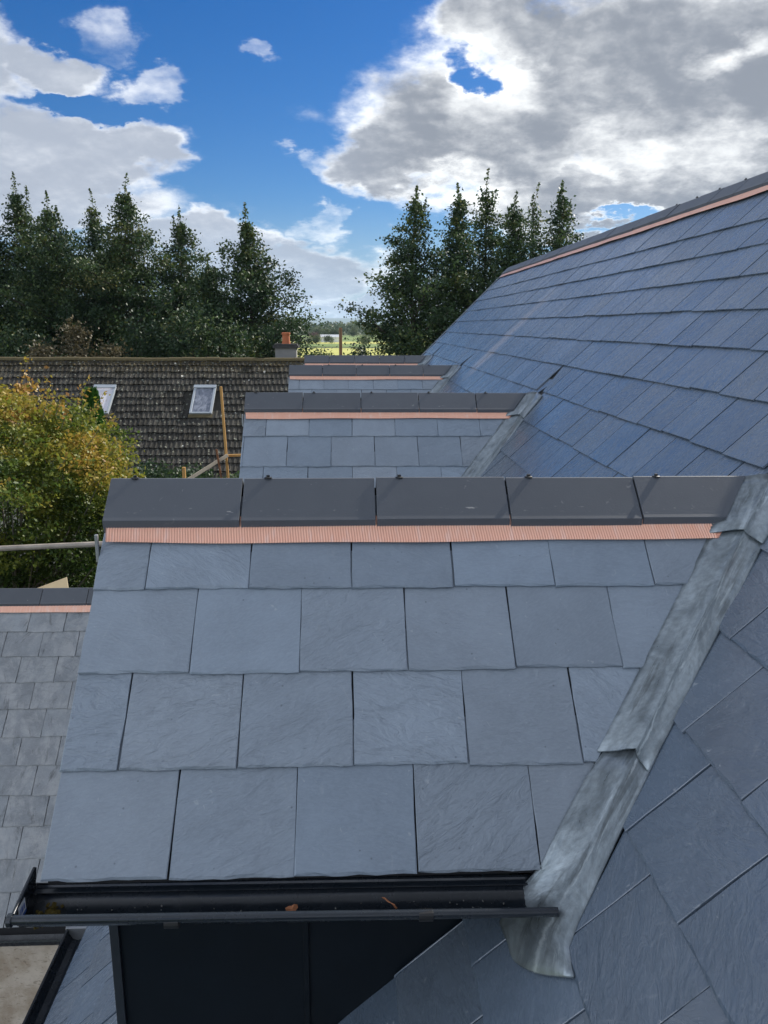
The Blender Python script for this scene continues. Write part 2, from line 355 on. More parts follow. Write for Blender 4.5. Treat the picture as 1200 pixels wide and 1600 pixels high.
M['white_wall'] = simple('white_wall', (.72, .72, .70), .8, 0, .3, 1, .05)
M['grey_roof'] = simple('pale_metal_roof', (.50, .52, .55), .5, .1, .5, 1, .08)
M['cream'] = simple('cream_render', (.55, .52, .45), .9, 0, .2, 3, .1)
M['chim'] = simple('grey_cement', (.22, .22, .215), .9, 0, .2, 5, .2)
M['pole'] = simple('creosoted_pole', (.23, .13, .075), .85, 0, .3, 6, .3, .005, 30)

# ------------------------------------------------------------------ object helpers
def link(name, me, m=None, parent=None, loc=None, rot=None):
    o = bpy.data.objects.new(name, me); COL.objects.link(o)
    if m is not None and me is not None and not me.materials: me.materials.append(m)
    if rot is not None: o.matrix_world = Matrix.Translation(Vector(loc or (0, 0, 0))) @ rot.to_4x4()
    elif loc is not None: o.location = loc
    if parent is not None: o.parent = parent            # every parent stands unrotated at the origin of its children's coordinates
    return o
def tag(o, label=None, cat=None, group=None, kind=None):
    for k, v in (('label', label), ('category', cat), ('group', group), ('kind', kind)):
        if v: o[k] = v
    return o
def empty(name, label, cat, group=None):
    o = bpy.data.objects.new(name, None); COL.objects.link(o); o.empty_display_size = .2
    return tag(o, label, cat, group)
def mesh(name, vs, fs, smooth=False):
    me = bpy.data.meshes.new(name); me.from_pydata([tuple(v) for v in vs], [], fs); me.update()
    if smooth: me.polygons.foreach_set('use_smooth', [True] * len(me.polygons))
    return me
def np_quads(name, V, tint=None, smooth=False):
    """V: (n,4,3) array of quads"""
    n = len(V); me = bpy.data.meshes.new(name)
    me.vertices.add(n * 4); me.vertices.foreach_set('co', V.reshape(-1).astype(np.float32))
    me.loops.add(n * 4); me.loops.foreach_set('vertex_index', np.arange(n * 4, dtype=np.int32))
    me.polygons.add(n); me.polygons.foreach_set('loop_start', np.arange(0, n * 4, 4, dtype=np.int32)); me.polygons.foreach_set('loop_total', np.full(n, 4, np.int32))
    me.update()
    if tint is not None:
        a = me.attributes.new('tint', 'FLOAT', 'FACE'); a.data.foreach_set('value', tint.astype(np.float32))
    return me
class MB:
    def __init__(s): s.v = []; s.f = []
    def add(s, vs, fs):
        b = len(s.v); s.v += [tuple(v) for v in vs]; s.f += [tuple(i + b for i in f) for f in fs]; return s
    def box(s, a, b):
        (x0, y0, z0), (x1, y1, z1) = a, b
        vs = [(x, y, z) for z in (z0, z1) for y in (y0, y1) for x in (x0, x1)]
        return s.add(vs, [(0, 2, 3, 1), (4, 5, 7, 6), (0, 1, 5, 4), (2, 6, 7, 3), (0, 4, 6, 2), (1, 3, 7, 5)])
    def obox(s, O, ex, ey, ez, a, b):
        m = MB(); m.box(a, b)
        return s.add([O + ex * v[0] + ey * v[1] + ez * v[2] for v in m.v], m.f)
    def tube(s, pts, rad, n=10, caps=True):
        pts = [Vector(p) for p in pts]; base = len(s.v); rads = rad if isinstance(rad, (list, tuple)) else [rad] * len(pts)
        prev = None
        for i, p in enumerate(pts):
            d = (pts[min(i + 1, len(pts) - 1)] - pts[max(i - 1, 0)]).normalized()
            if prev is None: a = d.orthogonal().normalized()
            else: a = (prev - d * prev.dot(d)).normalized()
            prev = a; b = d.cross(a)
            for k in range(n):
                t = 2 * math.pi * k / n; s.v.append(tuple(p + (a * math.cos(t) + b * math.sin(t)) * rads[i]))
        for i in range(len(pts) - 1):
            for k in range(n):
                k2 = (k + 1) % n; s.f.append((base + i * n + k, base + i * n + k2, base + (i + 1) * n + k2, base + (i + 1) * n + k))
        if caps:
            s.f.append(tuple(base + k for k in reversed(range(n)))); s.f.append(tuple(base + (len(pts) - 1) * n + k for k in range(n)))
        return s
    def mesh(s, name, smooth=False): return mesh(name, s.v, s.f, smooth)
    def build(s, name, m, parent=None, smooth=False): return link(name, s.mesh(name, smooth), m, parent)
def bevel(o, w=.003, seg=2):
    md = o.modifiers.new('bevel', 'BEVEL'); md.width = w; md.segments = seg; md.limit_method = 'ANGLE'; return o
def autosmooth(me, ang=40):
    me.polygons.foreach_set('use_smooth', [True] * len(me.polygons)); me.set_sharp_from_angle(angle=R(ang))

# ------------------------------------------------------------------ slates
TH, TAIL, LEN = .0078, .0200, .42
def htop(y, L=LEN): return TAIL - (TAIL - .003) * min(1, max(0, y / L))
def area(p): return .5 * sum(p[i][0] * p[(i + 1) % len(p)][1] - p[(i + 1) % len(p)][0] * p[i][1] for i in range(len(p)))
def clip(poly, n, c):
    """keep the part with n.p <= c"""
    out = []
    for i in range(len(poly)):
        a, b = poly[i], poly[(i + 1) % len(poly)]; da = n[0] * a[0] + n[1] * a[1] - c; db = n[0] * b[0] + n[1] * b[1] - c
        if da <= 0: out.append(a)
        if (da < 0 < db) or (db < 0 < da):
            t = da / (da - db); out.append((a[0] + (b[0] - a[0]) * t, a[1] + (b[1] - a[1]) * t))
    return out
def halfplanes(conv):
    """outward normals of a counter-clockwise convex polygon"""
    hs = []
    for i in range(len(conv)):
        a, b = conv[i], conv[(i + 1) % len(conv)]; e = (b[0] - a[0], b[1] - a[1]); l = math.hypot(*e); n = (e[1] / l, -e[0] / l)
        hs.append((n, n[0] * a[0] + n[1] * a[1]))
    return hs
def subtract(poly, conv):
    ins = poly
    for n, c in halfplanes(conv):
        ins = clip(ins, n, c)
        if len(ins) < 3: return poly
    if abs(area(ins)) < 1e-5: return poly
    best, ba = None, 0
    for n, c in halfplanes(conv):
        q = clip(poly, (-n[0], -n[1]), -c)
        if len(q) >= 3 and abs(area(q)) > ba: best, ba = q, abs(area(q))
    return best if ba > 4e-4 else None
def slab_mesh(poly, seed, name='slate', rag=1.0, taper=True, th=TH):
    r = random.Random(seed); ymin = min(p[1] for p in poly)
    if area(poly) < 0: poly = poly[::-1]
    pts, kinds = [], []
    for i in range(len(poly)):
        a, b = poly[i], poly[(i + 1) % len(poly)]; L = math.hypot(b[0] - a[0], b[1] - a[1])
        if L < 1e-4: continue
        tail = abs(a[1] - ymin) < 2e-3 and abs(b[1] - ymin) < 2e-3; top = a[1] > .3 and b[1] > .3
        n = 1 if top else max(1, min(9, int(L / (.034 if tail else .07)))); nx, ny = (b[1] - a[1]) / L, -(b[0] - a[0]) / L
        for k in range(n):
            t = k / n; j = 0 if top else r.uniform(-1, 1) * (.0024 if tail else .0017) * rag
            if k: t += r.uniform(-.3, .3) / n
            pts.append((a[0] + (b[0] - a[0]) * t + nx * j, a[1] + (b[1] - a[1]) * t + ny * j)); kinds.append(tail or (k == 0 and False))
    n = len(pts)
    if n < 3: return None
    inner = []
    for i in range(n):
        p0, p1, p2 = pts[i - 1], pts[i], pts[(i + 1) % n]
        e1 = (p1[0] - p0[0], p1[1] - p0[1]); e2 = (p2[0] - p1[0], p2[1] - p1[1])
        l1 = math.hypot(*e1) or 1; l2 = math.hypot(*e2) or 1
        nx = -(e1[1] / l1 + e2[1] / l2) / 2; ny = (e1[0] / l1 + e2[0] / l2) / 2
        w = (r.uniform(.003, .0105) if kinds[i] or kinds[i - 1] else r.uniform(.0008, .0022)) * rag
        inner.append((p1[0] + nx * w, p1[1] + ny * w))
    vs = [(p[0], p[1], htop(p[1])) for p in inner]
    vs += [(p[0], p[1], htop(p[1]) - (r.uniform(.0032, .0060) if kinds[i] else .0014)) for i, p in enumerate(pts)]
    vs += [(p[0], p[1], htop(p[1]) - th) for p in pts]
    fs = [tuple(range(n))]
    for i in range(n):
        j = (i + 1) % n; fs.append((i, i + n, j + n, j)); fs.append((i + n, i + 2 * n, j + 2 * n, j + n))
    return mesh(name, vs, fs)
_shared = {}
def slate_shared(w, variant, key='s'):
    k = (key, round(w, 3), variant)
    if k not in _shared:
        _shared[k] = slab_mesh([(-w / 2, 0), (w / 2, 0), (w / 2, LEN), (-w / 2, LEN)], hash((round(w * 1000), variant)) % 9999)
    return _shared[k]

def lay_slates(O, ea, eb, en, courses, width, gap, a0, a1, joint, cuts, holes, parent, mt, seed, budget=None, key='s', top=None, jit=.001):
    """slates of one slope. courses: list of b of tails; joint(k): a of one joint; cuts: half planes kept; holes: convex polygons left out"""
    r = random.Random(seed); rot = Matrix((ea, eb, en)).transposed(); items = []
    for k, b in enumerate(courses):
        j = joint(k); n0 = math.floor((a0 - j) / width) - 1; n1 = math.ceil((a1 - j) / width) + 1
        drift = [r.uniform(-jit, jit) for _ in range(n1 - n0 + 2)]
        for n in range(n0, n1):
            s = j + n * width + drift[n - n0]; e = j + (n + 1) * width + drift[n + 1 - n0]
            L = LEN if top is None else min(LEN, top - b)
            poly0 = [(s + gap / 2, b), (e - gap / 2, b), (e - gap / 2, b + L), (s + gap / 2, b + L)]; poly = poly0
            for nn, c in cuts:
                poly = clip(poly, nn, c)
                if len(poly) < 3: break
            if len(poly) < 3: continue
            for hl in holes:
                poly = subtract(poly, hl)
                if not poly: break
            if not poly or abs(area(poly)) < 6e-4: continue
            whole = len(poly) == 4 and abs(abs(area(poly)) - abs(area(poly0))) < 1e-6 and L == LEN
            ac = (s + e) / 2; W = O + ea * ac + eb * (b + .14)
            items.append((W.length, ac, b, poly, whole, e - s - gap))
    return items, rot
def place(items, rot, O, ea, eb, en, parent, mt, seed, limit, mname='slate'):
    r = random.Random(seed); items.sort(key=lambda t: t[0]); n = 0; rest = []
    for it in items:
        d, ac, b, poly, whole, w = it
        if n >= limit: rest.append(it); continue
        if whole: me = slate_shared(round(w / .002) * .002, r.randrange(7), mt.name)
        else: me = slab_mesh([(p[0] - ac, p[1] - b) for p in poly], r.randrange(10 ** 6))
        if me is None: continue
        tilt = Matrix.Rotation(r.gauss(0, .0009), 3, 'Z') @ Matrix.Rotation(r.gauss(0, .0035), 3, 'Y') @ Matrix.Rotation(r.gauss(0, .0022), 3, 'X')
        link(mname, me, mt, parent, O + ea * (ac + r.gauss(0, .0006)) + eb * (b + r.gauss(0, .0022)) + en * r.uniform(-.0004, .0012), rot @ tilt); n += 1
    if rest:
        vs, fs, pc = [], [], []
        for d, ac, b, poly, whole, w in rest:
            if area(poly) < 0: poly = poly[::-1]
            i0 = len(vs); m = len(poly); lift = r.gauss(.0005, .0012); db = r.gauss(0, .0025); rp = r.random()
            for h in (0, 1):
                for p in poly: vs.append(O + ea * (ac + (p[0] - ac) * .982) + eb * (p[1] + db) + en * (htop(p[1] - b) + lift - h * TH))
            fs.append(tuple(range(i0, i0 + m))); pc.append(rp)
            for i in range(m):
                j = (i + 1) % m; fs.append((i0 + i, i0 + i + m, i0 + j + m, i0 + j)); pc.append(rp)
        me = mesh('slates', vs, fs); a = me.attributes.new('piece', 'FLOAT', 'FACE'); a.data.foreach_set('value', pc)
        tag(link('slates', me, mt, parent), kind='stuff')
    return n

# ------------------------------------------------------------------ the house we stand on
S2 = 2 ** -.5
CM, SD = 2.0005, 3.2184              # main slope z = x - CM, near dormer slope z = y - SD
MEAVE, MRX = -1.66, 3.114
MY0, MY1 = -7.5, 16.12  # roof lengthened unseen behind the camera, along with the added dormer
MRZ = MRX - CM
DORM = [2.688, 6.271, 10.868, 14.549, -1.02]  # last one is unseen behind the camera, added to block low light
XL, XR = -.812, 1.388
APEX = .5077                         # depth of ridge tile tops below the lens
VOFF = SD - CM                       # valley: x = y - VOFF for the nearest dormer
SLEAVE = 1.815                       # y of the near eave of dormer 1
HALF = DORM[0] - SLEAVE              # half width of a dormer roof in plan
house = empty('slate_house', 'new blue-grey slate house with a row of small dormers on its steep roof', 'house')

deckoff = .0200
def main_pt(x, y, up_=0.0): return Vector((x, y, x - CM)) + Vector((-S2, 0, S2)) * (up_ - deckoff)
EA_M, EB_M, EN_M = Vector((0, -1, 0)), Vector((S2, 0, S2)), Vector((-S2, 0, S2))
O_M = Vector((0, 0, -CM)) - EN_M * deckoff
# a = -y, b = x*sqrt2
mr = MB()
x0, x1 = MEAVE + .03, MRX
th = .16
vs = []
for y in (MY0, MY1 - .02):
    vs += [main_pt(x0, y, -.004), main_pt(x1, y, -.004), main_pt(x1, y, -.004) + Vector((0, 0, -th)), main_pt(x0, y, -.004) + Vector((0, 0, -th))]
mr.add(vs, [(0, 1, 2, 3), (7, 6, 5, 4), (0, 4, 5, 1), (3, 2, 6, 7), (0, 3, 7, 4), (1, 5, 6, 2)])
# the far side of the roof
vs = []
for y in (MY0, MY1 - .02):
    vs += [main_pt(x1, y, -.004) + Vector((.003, 0, 0)), (2 * MRX - MEAVE, y, MEAVE - CM), (2 * MRX - MEAVE, y, MEAVE - CM - th), main_pt(x1, y, -.004) + Vector((.003, 0, -th))]
mr.add(vs, [(0, 1, 2, 3), (7, 6, 5, 4), (0, 4, 5, 1), (3, 2, 6, 7), (0, 3, 7, 4), (1, 5, 6, 2)])
main_roof = mr.build('main_roof', M['felt'], house)
hw = MB(); hw.box((MEAVE + .22, MY0 + .1, G), (2 * MRX - MEAVE - .22, MY1 - .2, MEAVE - CM + .02))
for y in (MY0 + .1, MY1 - .35):       # gables
    zt = MRZ - .25; zb = MEAVE - CM + .021
    hw.add([(MEAVE + .3, y, zb), (MRX, y, zt), (2 * MRX - MEAVE - .3, y, zb), (MEAVE + .3, y + .15, zb), (MRX, y + .15, zt), (2 * MRX - MEAVE - .3, y + .15, zb)],
           [(0, 1, 2), (5, 4, 3), (0, 3, 4, 1), (1, 4, 5, 2)])
hw.build('wall', M['cream'], house)

VW = .105                            # lead shows this far either side of the valley line, in plan
holes = []
for yd in DORM:
    dy = yd - DORM[0]
    xr = DORM[0] - VOFF + .0         # where the dormer ridge line meets the main slope
    xe = SLEAVE - VOFF - .03
    yn, yf = SLEAVE + dy - VW - .03, 2 * yd - (SLEAVE + dy) + VW + .03
    tri = [(-yn, xe), (-yn + 0.0, xe), ]
    apex_x = xr + VW
    A = (-(yd), apex_x * 2 ** .5)
    n_ = (-yn, xe * 2 ** .5); f_ = (-yf, xe * 2 ** .5)
    holes.append([f_, n_, A])        # counter-clockwise in (a, b)
    wn, wf = 1.985 + dy, 2 * yd - (1.985 + dy)
    # under the eave: the dormer body between its cheeks, kept 2 mm off
    holes.append([(-wf - .002, (XL + .06) * 2 ** .5), (-wn + .002, (XL + .06) * 2 ** .5), (-wn + .002, xe * 2 ** .5), (-wf - .002, xe * 2 ** .5)])
# the rounded foot of the nearest valley sheets lies over the slates, nothing to cut there
courses_m = [1.0123 + .2803 * k for k in range(-12, 11)]
courses_m = [b for b in courses_m if b > MEAVE * 2 ** .5 - .01]
top_m = MRX * 2 ** .5 - .02
def joint_m(k):
    kk = round((courses_m[k] - 1.0123) / .2803)
    return -1.471 - (0 if kk % 2 == 0 else .166) + .01 * math.sin(kk * 2.3)
cuts_m = [((1, 0), -MY0), ((-1, 0), MY1 - .015), ((0, 1), top_m)]
items_m, rot_m = lay_slates(O_M, EA_M, EB_M, EN_M, courses_m,   .331, .0046, -MY1, -MY0, joint_m, cuts_m, holes, main_roof, M['slate_main_shaded'], 3, top=top_m, jit=.002)

# ridge tiles: profile of one wing, (outwards, down) from the apex
PROF = [(0, 0), (.004, .0005), (.010, .006), (.122, .108), (.1320, .116), (.1255, .156), (.1225, .157)]
def ridge_profile(thk=.011):
    o = [(-a, -b) for a, b in reversed(PROF[1:])] + [(a, -b) for a, b in PROF]
    inn = [(a * .93, b - thk * 1.15) for a, b in o]
    return o, inn
def ridge_tile_mesh(L, mitre=None, xoff=0):
    """a tile along +x from 0 to L, apex at z=0; mitre: x limit as function of z"""
    o, inn = ridge_profile(); n = len(o); vs = []
    for e in (0, 1):
        for ring in (o, inn):
            for (y, z) in ring:
                x = 0 if e == 0 else (L if mitre is None else mitre(z))
                vs.append((x, y, z))
    fs = []
    for i in range(n - 1):
        fs.append((i, i + 1, 2 * n + i + 1, 2 * n + i)); fs.append((n + i + 1, n + i, 3 * n + i, 3 * n + i + 1))
        fs.append((i + 1, i, n + i, n + i + 1)); fs.append((2 * n + i, 2 * n + i + 1, 3 * n + i + 1, 3 * n + i))
    fs.append((0, 2 * n, 3 * n, n)); fs.append((n - 1, 2 * n - 1, 4 * n - 1, 3 * n - 1))
    me = mesh('ridge_tile', vs, fs); me.normals_split_custom_set_from_vertices if False else None
    return me
TILE = .45
tile_me = ridge_tile_mesh(TILE - .006); tile_me.materials.append(M['ridge'])
def screw_mesh():
    m = MB(); m.tube([(0, 0, -.012), (0, 0, .001)], .004, 8); m.tube([(0, 0, .000), (0, 0, .003), (0, 0, .0045)], [.0135, .0135, .009], 14)
    m.tube([(0, 0, .0045), (0, 0, .011)], .0062, 6); return m.mesh('screw')
screw_me = screw_mesh(); screw_me.materials.append(M['black'])

def copper_mesh(p0, p1, along, L, pitch, amp, seed, rows=3, stop=None):
    """corrugated strip between the lines p0 (top) and p1 (bottom edge)"""
    r = random.Random(seed); n = int(L / pitch * 4); V = []; nrm = along.cross(p1 - p0).normalized()
    if nrm.z < 0: nrm = -nrm
    ph = [r.uniform(0, 6.28) for _ in range(4)]
    for i in range(n + 1):
        t = L * i / n; hgt = amp * math.cos(t / pitch * 2 * math.pi)
        wob = .0035 * math.sin(t * 3.1 + ph[0]) + .002 * math.sin(t * 8.7 + ph[1]); lift = .0015 * math.sin(t * 5.3 + ph[2])
        lean = .012
        for k in range(rows):
            s = k / (rows - 1); q = p0.lerp(p1, s) + (p1 - p0).normalized() * (wob * s)
            q = q + along * (t + lean * s) + nrm * (hgt * (.6 + .4 * s) + lift * s)
            if stop is not None and q.x > q.y + stop: q.x = q.y + stop - .0002 * (n - i)
            V.append(q)
    fs = [(i * rows + k, i * rows + k + 1, (i + 1) * rows + k + 1, (i + 1) * rows + k) for i in range(n) for k in range(rows - 1)]
    return mesh('copper_ridge_strip', V, fs, True)

def lead_strip(t0, t1, dy, nseg, wl, wr, lift, seed, foot=False, mirror=None, head=0):
    """one sheet of the valley lining between plan distances t0 < t1 (x of the valley line)"""
    r = random.Random(seed); vs, uv = [], []; m = 9
    for i in range(nseg + 1):
        t = t0 + (t1 - t0) * i / nseg
        for k in range(m):
            s = -1 + 2 * k / (m - 1)
            bowl = (1 - s * s) ** 1.3
            if s <= 0:                                   # on the dormer slope: x smaller, same y
                w = wl(t); x, y = t + s * w, t + VOFF; base = Vector((x, y, y - SD)); nn = Vector((0, -S2, S2))
            else:
                w = wr(t); x, y = t, t + VOFF - s * w; base = Vector((x, y, x - CM)); nn = Vector((-S2, 0, S2))
            nv = (nn * .5 + Vector((-S2 * .5, -S2 * .5, S2)) * .5).normalized() if abs(s) < .3 else nn
            lump = .0022 * math.sin(t * 23 + k * 1.7 + seed) + r.gauss(0, .0006)
            q = base + nv * (lift + .017 * bowl + lump + .007 * max(0, 1 - i / 3))
            vs.append(q + Vector((0, dy, 0))); uv.append((s * .10, t * 1.75))
    fs = [(i * m + k, i * m + k + 1, (i + 1) * m + k + 1, (i + 1) * m + k) for i in range(nseg) for k in range(m - 1)]
    # turned-down front edge so that the lap reads
    b = len(vs)
    for k in range(m): q = vs[k]; vs.append(q + Vector((-.0006, -.0006, -.0045))); uv.append(uv[k])
    fs += [(k + 1, k, b + k, b + k + 1) for k in range(m - 1)]
    me = mesh('valley_lead', vs, fs, True); ul = me.uv_layers.new(name='UVMap')
    for l in me.loops: ul.data[l.index].uv = uv[l.vertex_index]
    return me
def lead_foot(dy):
    """lowest sheet: dresses out over the main slates with a rounded end"""
    rows = []
    # (left point, right point) down the strip in plan; left hugs slope then cheek, right on the main slope
    spec = [((.745, 'd'), (.836, 1.945)), ((.66, 'd'), (.77, 1.879)), ((.575, 'd'), (.69, 1.80)), ((.50, 'd'), (.608, 1.715)),
            ((.455, 'e'), (.56, 1.665)), ((.425, 'm'), (.528, 1.62)), ((.405, 'm'), (.520, 1.565)), ((.400, 'm2'), (.517, 1.540))]
    ctr = [(.835, 2.053), (.765, 1.983), (.685, 1.903), (.605, 1.823), (.545, 1.79), (.495, 1.755), (.462, 1.715), (.445, 1.68)]
    vs, uv = [], []; m = 13
    for i, ((lx, lk), (rx, ry)) in enumerate(spec):
        cx, cy = ctr[i]
        if lk == 'd': ly = cy; lz = None; Lp = Vector((lx, cy, cy - SD)) + Vector((0, -S2, S2)) * (.0, .003, .006, .007)[i]
        elif lk == 'e': Lp = Vector((lx, 1.86, lx - CM + .045))
        elif lk == 'm': Lp = Vector((lx, 1.875 - (i - 5) * .03, lx - CM)) + Vector((-S2, 0, S2)) * .006
        else: Lp = Vector((lx + .012, 1.76, lx + .012 - CM)) + Vector((-S2, 0, S2)) * .006
        Rp = Vector((rx, ry, rx - CM)) + Vector((-S2, 0, S2)) * (.001 if i < 5 else .004)
        if i < 4: Cp = Vector((cx, cy, cx - CM)) + Vector((-S2 * .5, -S2 * .5, S2)) * (.004, .010, .018, .024)[i]
        else: Cp = Vector((cx, cy, cx - CM)) + Vector((-S2, 0, S2)) * (.026 - (i - 4) * .0055)
        for k in range(m):
            s = k / (m - 1)
            q = Lp * ((1 - s) ** 2) + Cp * (2 * s * (1 - s)) + Rp * s * s if i >= 4 else None
            if i < 4:
                if s < .5: q = Lp.lerp(Cp, s * 2)
                else: q = Cp.lerp(Rp, s * 2 - 1)
                q = q + Vector((-S2 * .5, -S2 * .5, S2)) * (.004 * math.sin(math.pi * s))
            if i == 7:                                    # rounded end
                bulge = math.sin(math.pi * s) * .022; q = q + Vector((-bulge, -bulge * .2, -bulge))
            q = q + Vector((0, dy, .0012 * math.sin(i * 2.1 + k)))
            vs.append(q); uv.append(((s - .5) * .2, (cx) * 1.75))
    n = len(spec)
    fs = [(i * m + k + 1, i * m + k, (i + 1) * m + k, (i + 1) * m + k + 1) for i in range(n - 1) for k in range(m - 1)]
    b = len(vs)
    for k in range(m): vs.append(vs[(n - 1) * m + k] + Vector((.001, 0, -.006))); uv.append(uv[(n - 1) * m + k])
    fs += [((n - 1) * m + k + 1, (n - 1) * m + k, b + k, b + k + 1) for k in range(m - 1)]
    me = mesh('valley_lead', vs, fs, True); ul = me.uv_layers.new(name='UVMap')
    for l in me.loops: ul.data[l.index].uv = uv[l.vertex_index]
    return me

used = 0
EA_D, EB_D, EN_D = Vector((1, 0, 0)), Vector((0, S2, S2)), Vector((0, -S2, S2))
def dormer(idx, yd):
    global used
    dy = yd - DORM[0]; r = random.Random(40 + idx)
    yw, yw2 = 1.985 + dy, 2 * yd - (1.985 + dy); xw = -.695; xmain = .60
    zr = yd - dy - SD                                      # height where the slate planes meet
    b = MB()
    # body: cheeks and gable front, sunk into the main roof
    zt = 1.985 - SD - .03
    prof = [(xw, xw - CM - .25), (xmain, xmain - CM - .12), (xmain, zt), (xw, zt)]
    for y in (yw, yw2):
        pass
    vs = [(x, y, z) for y in (yw, yw2) for x, z in prof]
    b.add(vs, [(0, 1, 2, 3), (7, 6, 5, 4), (0, 4, 5, 1), (1, 5, 6, 2), (2, 6, 7, 3), (3, 7, 4, 0)])
    # gable triangle
    b.add([(xw + .002, yw, zt + .001), (xw + .002, yw2, zt + .001), (xw + .002, yd, zr - .06), (xw + .3, yw, zt + .001), (xw + .3, yw2, zt + .001), (xw + .3, yd, zr - .06)],
          [(0, 1, 2), (5, 4, 3), (0, 2, 5, 3), (1, 4, 5, 2)])
    body = b.build('dormer', M['cladding'], house)
    if idx == 0: tag(body, 'nearest dormer, whole slope seen from above')
    # roof deck (two boards, the far one shaped like the slates that cover it)
    dk = MB(); off = Vector((0, -S2, S2)) * (-deckoff - .003)
    for sgn in (1, -1):
        def P(x, yy, dn=0.0):
            v = Vector((x, yy, yy - SD)) + off - Vector((0, 0, dn)); v.y += dy
            return v if sgn == 1 else Vector((v.x, 2 * yd - v.y, v.z))
        ye, yt = SLEAVE + .012, DORM[0] + .0
        q = [P(XL + .012, ye), P(ye - VOFF, ye), P(yt - VOFF, yt), P(XL + .012, yt)]; q2 = [v + Vector((0, 0, -.025)) for v in q]
        f = [(0, 1, 2, 3), (7, 6, 5, 4), (0, 4, 5, 1), (1, 5, 6, 2), (2, 6, 7, 3), (3, 7, 4, 0)]
        dk.add(q + q2, f if sgn == 1 else [tuple(reversed(t)) for t in f])
    dk.build('roof_deck', M['felt'], body)
    # far slope covering of the same slate, in courses
    fv, ff, pc = [], [], []
    for k in range(5):
        bb = k * .2803; y_s = SLEAVE + bb * S2
        j = -.482 if k % 2 == 0 else -.645
        for n_ in range(-2, 8):
            s = max(XL, j + n_ * .3265 + .002); e = min(j + (n_ + 1) * .3265 - .002, y_s - VOFF - .1)
            if e - s < .02: continue
            i0 = len(fv); rp = r.random(); yt = min(y_s + LEN * S2, DORM[0] - .01)
            for yy, h in ((y_s, TAIL), (yt, .004), (y_s, TAIL - TH), (yt, .004 - TH)):
                for x in (s, min(e + (yt - y_s if yy == yt else 0), e) if False else e):
                    q = Vector((x, yy, yy - SD)) + Vector((0, -S2, S2)) * (h - deckoff); q.y += dy; q.y = 2 * yd - q.y; fv.append(q)
            ff += [(i0, i0 + 2, i0 + 3, i0 + 1), (i0, i0 + 1, i0 + 5, i0 + 4), (i0, i0 + 4, i0 + 6, i0 + 2), (i0 + 1, i0 + 3, i0 + 7, i0 + 5)]; pc += [rp] * 4
    me = mesh('slates', fv, ff); a = me.attributes.new('piece', 'FLOAT', 'FACE'); a.data.foreach_set('value', pc)
    tag(link('slates', me, M['slate_new'], body), kind='stuff')
    # near slope, slate by slate. a = x, b measured up the slope from z=-SD
    O = Vector((0, dy, -SD)) - EN_D * deckoff
    bs = [(SLEAVE) * 2 ** .5 + .2803 * k for k in range(4)]
    js = [-.482, -.6505, -.4835, -.652]
    topb = (DORM[0] - .02) * 2 ** .5
    nrm = (math.sqrt(2 / 3), -math.sqrt(1 / 3))            # cut along the lead: x <= y - VOFF - VW
    cuts = [((-1, 0), -XL), (nrm, (-VOFF - VW + .006) * math.sqrt(2 / 3)), ((0, 1), topb)]
    shift = [0, .012, -.02, .03, .01][idx]
    items, rot = lay_slates(O, EA_D, EB_D, EN_D, bs, .3275, .0035, XL, 1.4, lambda k: js[k] + (shift if idx else 0), cuts, [], body, M['slate_new'], 60 + idx, top=topb)
    used += place(items, rot, O, EA_D, EB_D, EN_D, body, M['slate_new'], 80 + idx, 99)
    # copper under the tiles
    p0 = Vector((XL + .004, 2.590 + dy, 2.590 - SD + .010)); p1 = Vector((XL + .004, 2.520 + dy, 2.520 - SD + .009))
    Ls = 2.60 - VOFF - VW + .03 - XL
    link('copper_ridge_strip', copper_mesh(p0, p1, Vector((1, 0, 0)), Ls, .0088 if idx < 2 else .018, .0019, idx, stop=-dy - VOFF - VW + .035), M['copper'], body)
    # ridge tiles and their screws
    for k in range(5):
        loc = (XL + TILE * k, yd + r.gauss(0, .0012), -APEX + r.gauss(0, .0012)); rz = Matrix.Rotation(r.gauss(0, .002), 3, 'Z') @ Matrix.Rotation(r.gauss(0, .002), 3, 'Y')
        if k < 4: bevel(link('ridge_tile', tile_me, None, body, loc, rz), .0018, 2)
        else:
            me = ridge_tile_mesh(0, lambda z, lx=loc[0]: z - APEX + CM - .105 - lx); bevel(link('ridge_tile', me, M['ridge'], body, loc, rz), .0018, 2)
        link('screw', screw_me, None, body, (XL + TILE * k + .08, yd, -APEX - .0005))
    # valley lining: three sheets lapped downhill, the foot dressed over the main slates
    wl = lambda t: .112 if t < 1.3 else .112 + (t - 1.3) * .25; wr = lambda t: .107 + max(0, t - 1.0) * .08
    for me_, tk in ((lead_foot(dy), .007), (lead_strip(.815, 1.345, dy, 14, wl, wr, -.002, 2 + idx), .011), (lead_strip(1.325, 1.485, dy, 6, wl, lambda t: .135 + (t - 1.3) * .2, .0045, 5 + idx), .012)):
        o_ = link('valley_lead', me_, M['lead'], body); md = o_.modifiers.new('s', 'SOLIDIFY'); md.thickness = tk; md.offset = -1
    # far valley, plain
    fm = MB(); q = []
    for t in (.55, 1.47):
        for (x, yy, z) in ((t - .11, t + VOFF, t + VOFF - SD), (t, t + VOFF, t - CM), (t, t + VOFF - .12, t - CM)): q.append((x, 2 * yd - (yy + dy), z + .008))
    fm.add(q, [(0, 1, 4, 3), (1, 2, 5, 4)]); o = fm.build('valley_lead', M['lead'], body)
    ul = o.data.uv_layers.new(name='UVMap')
    for l in o.data.loops: v_ = o.data.vertices[l.vertex_index].co; ul.data[l.index].uv = (v_.x * .1, v_.x * 1.75)
    # verge clip and gable trim
    vg = MB()
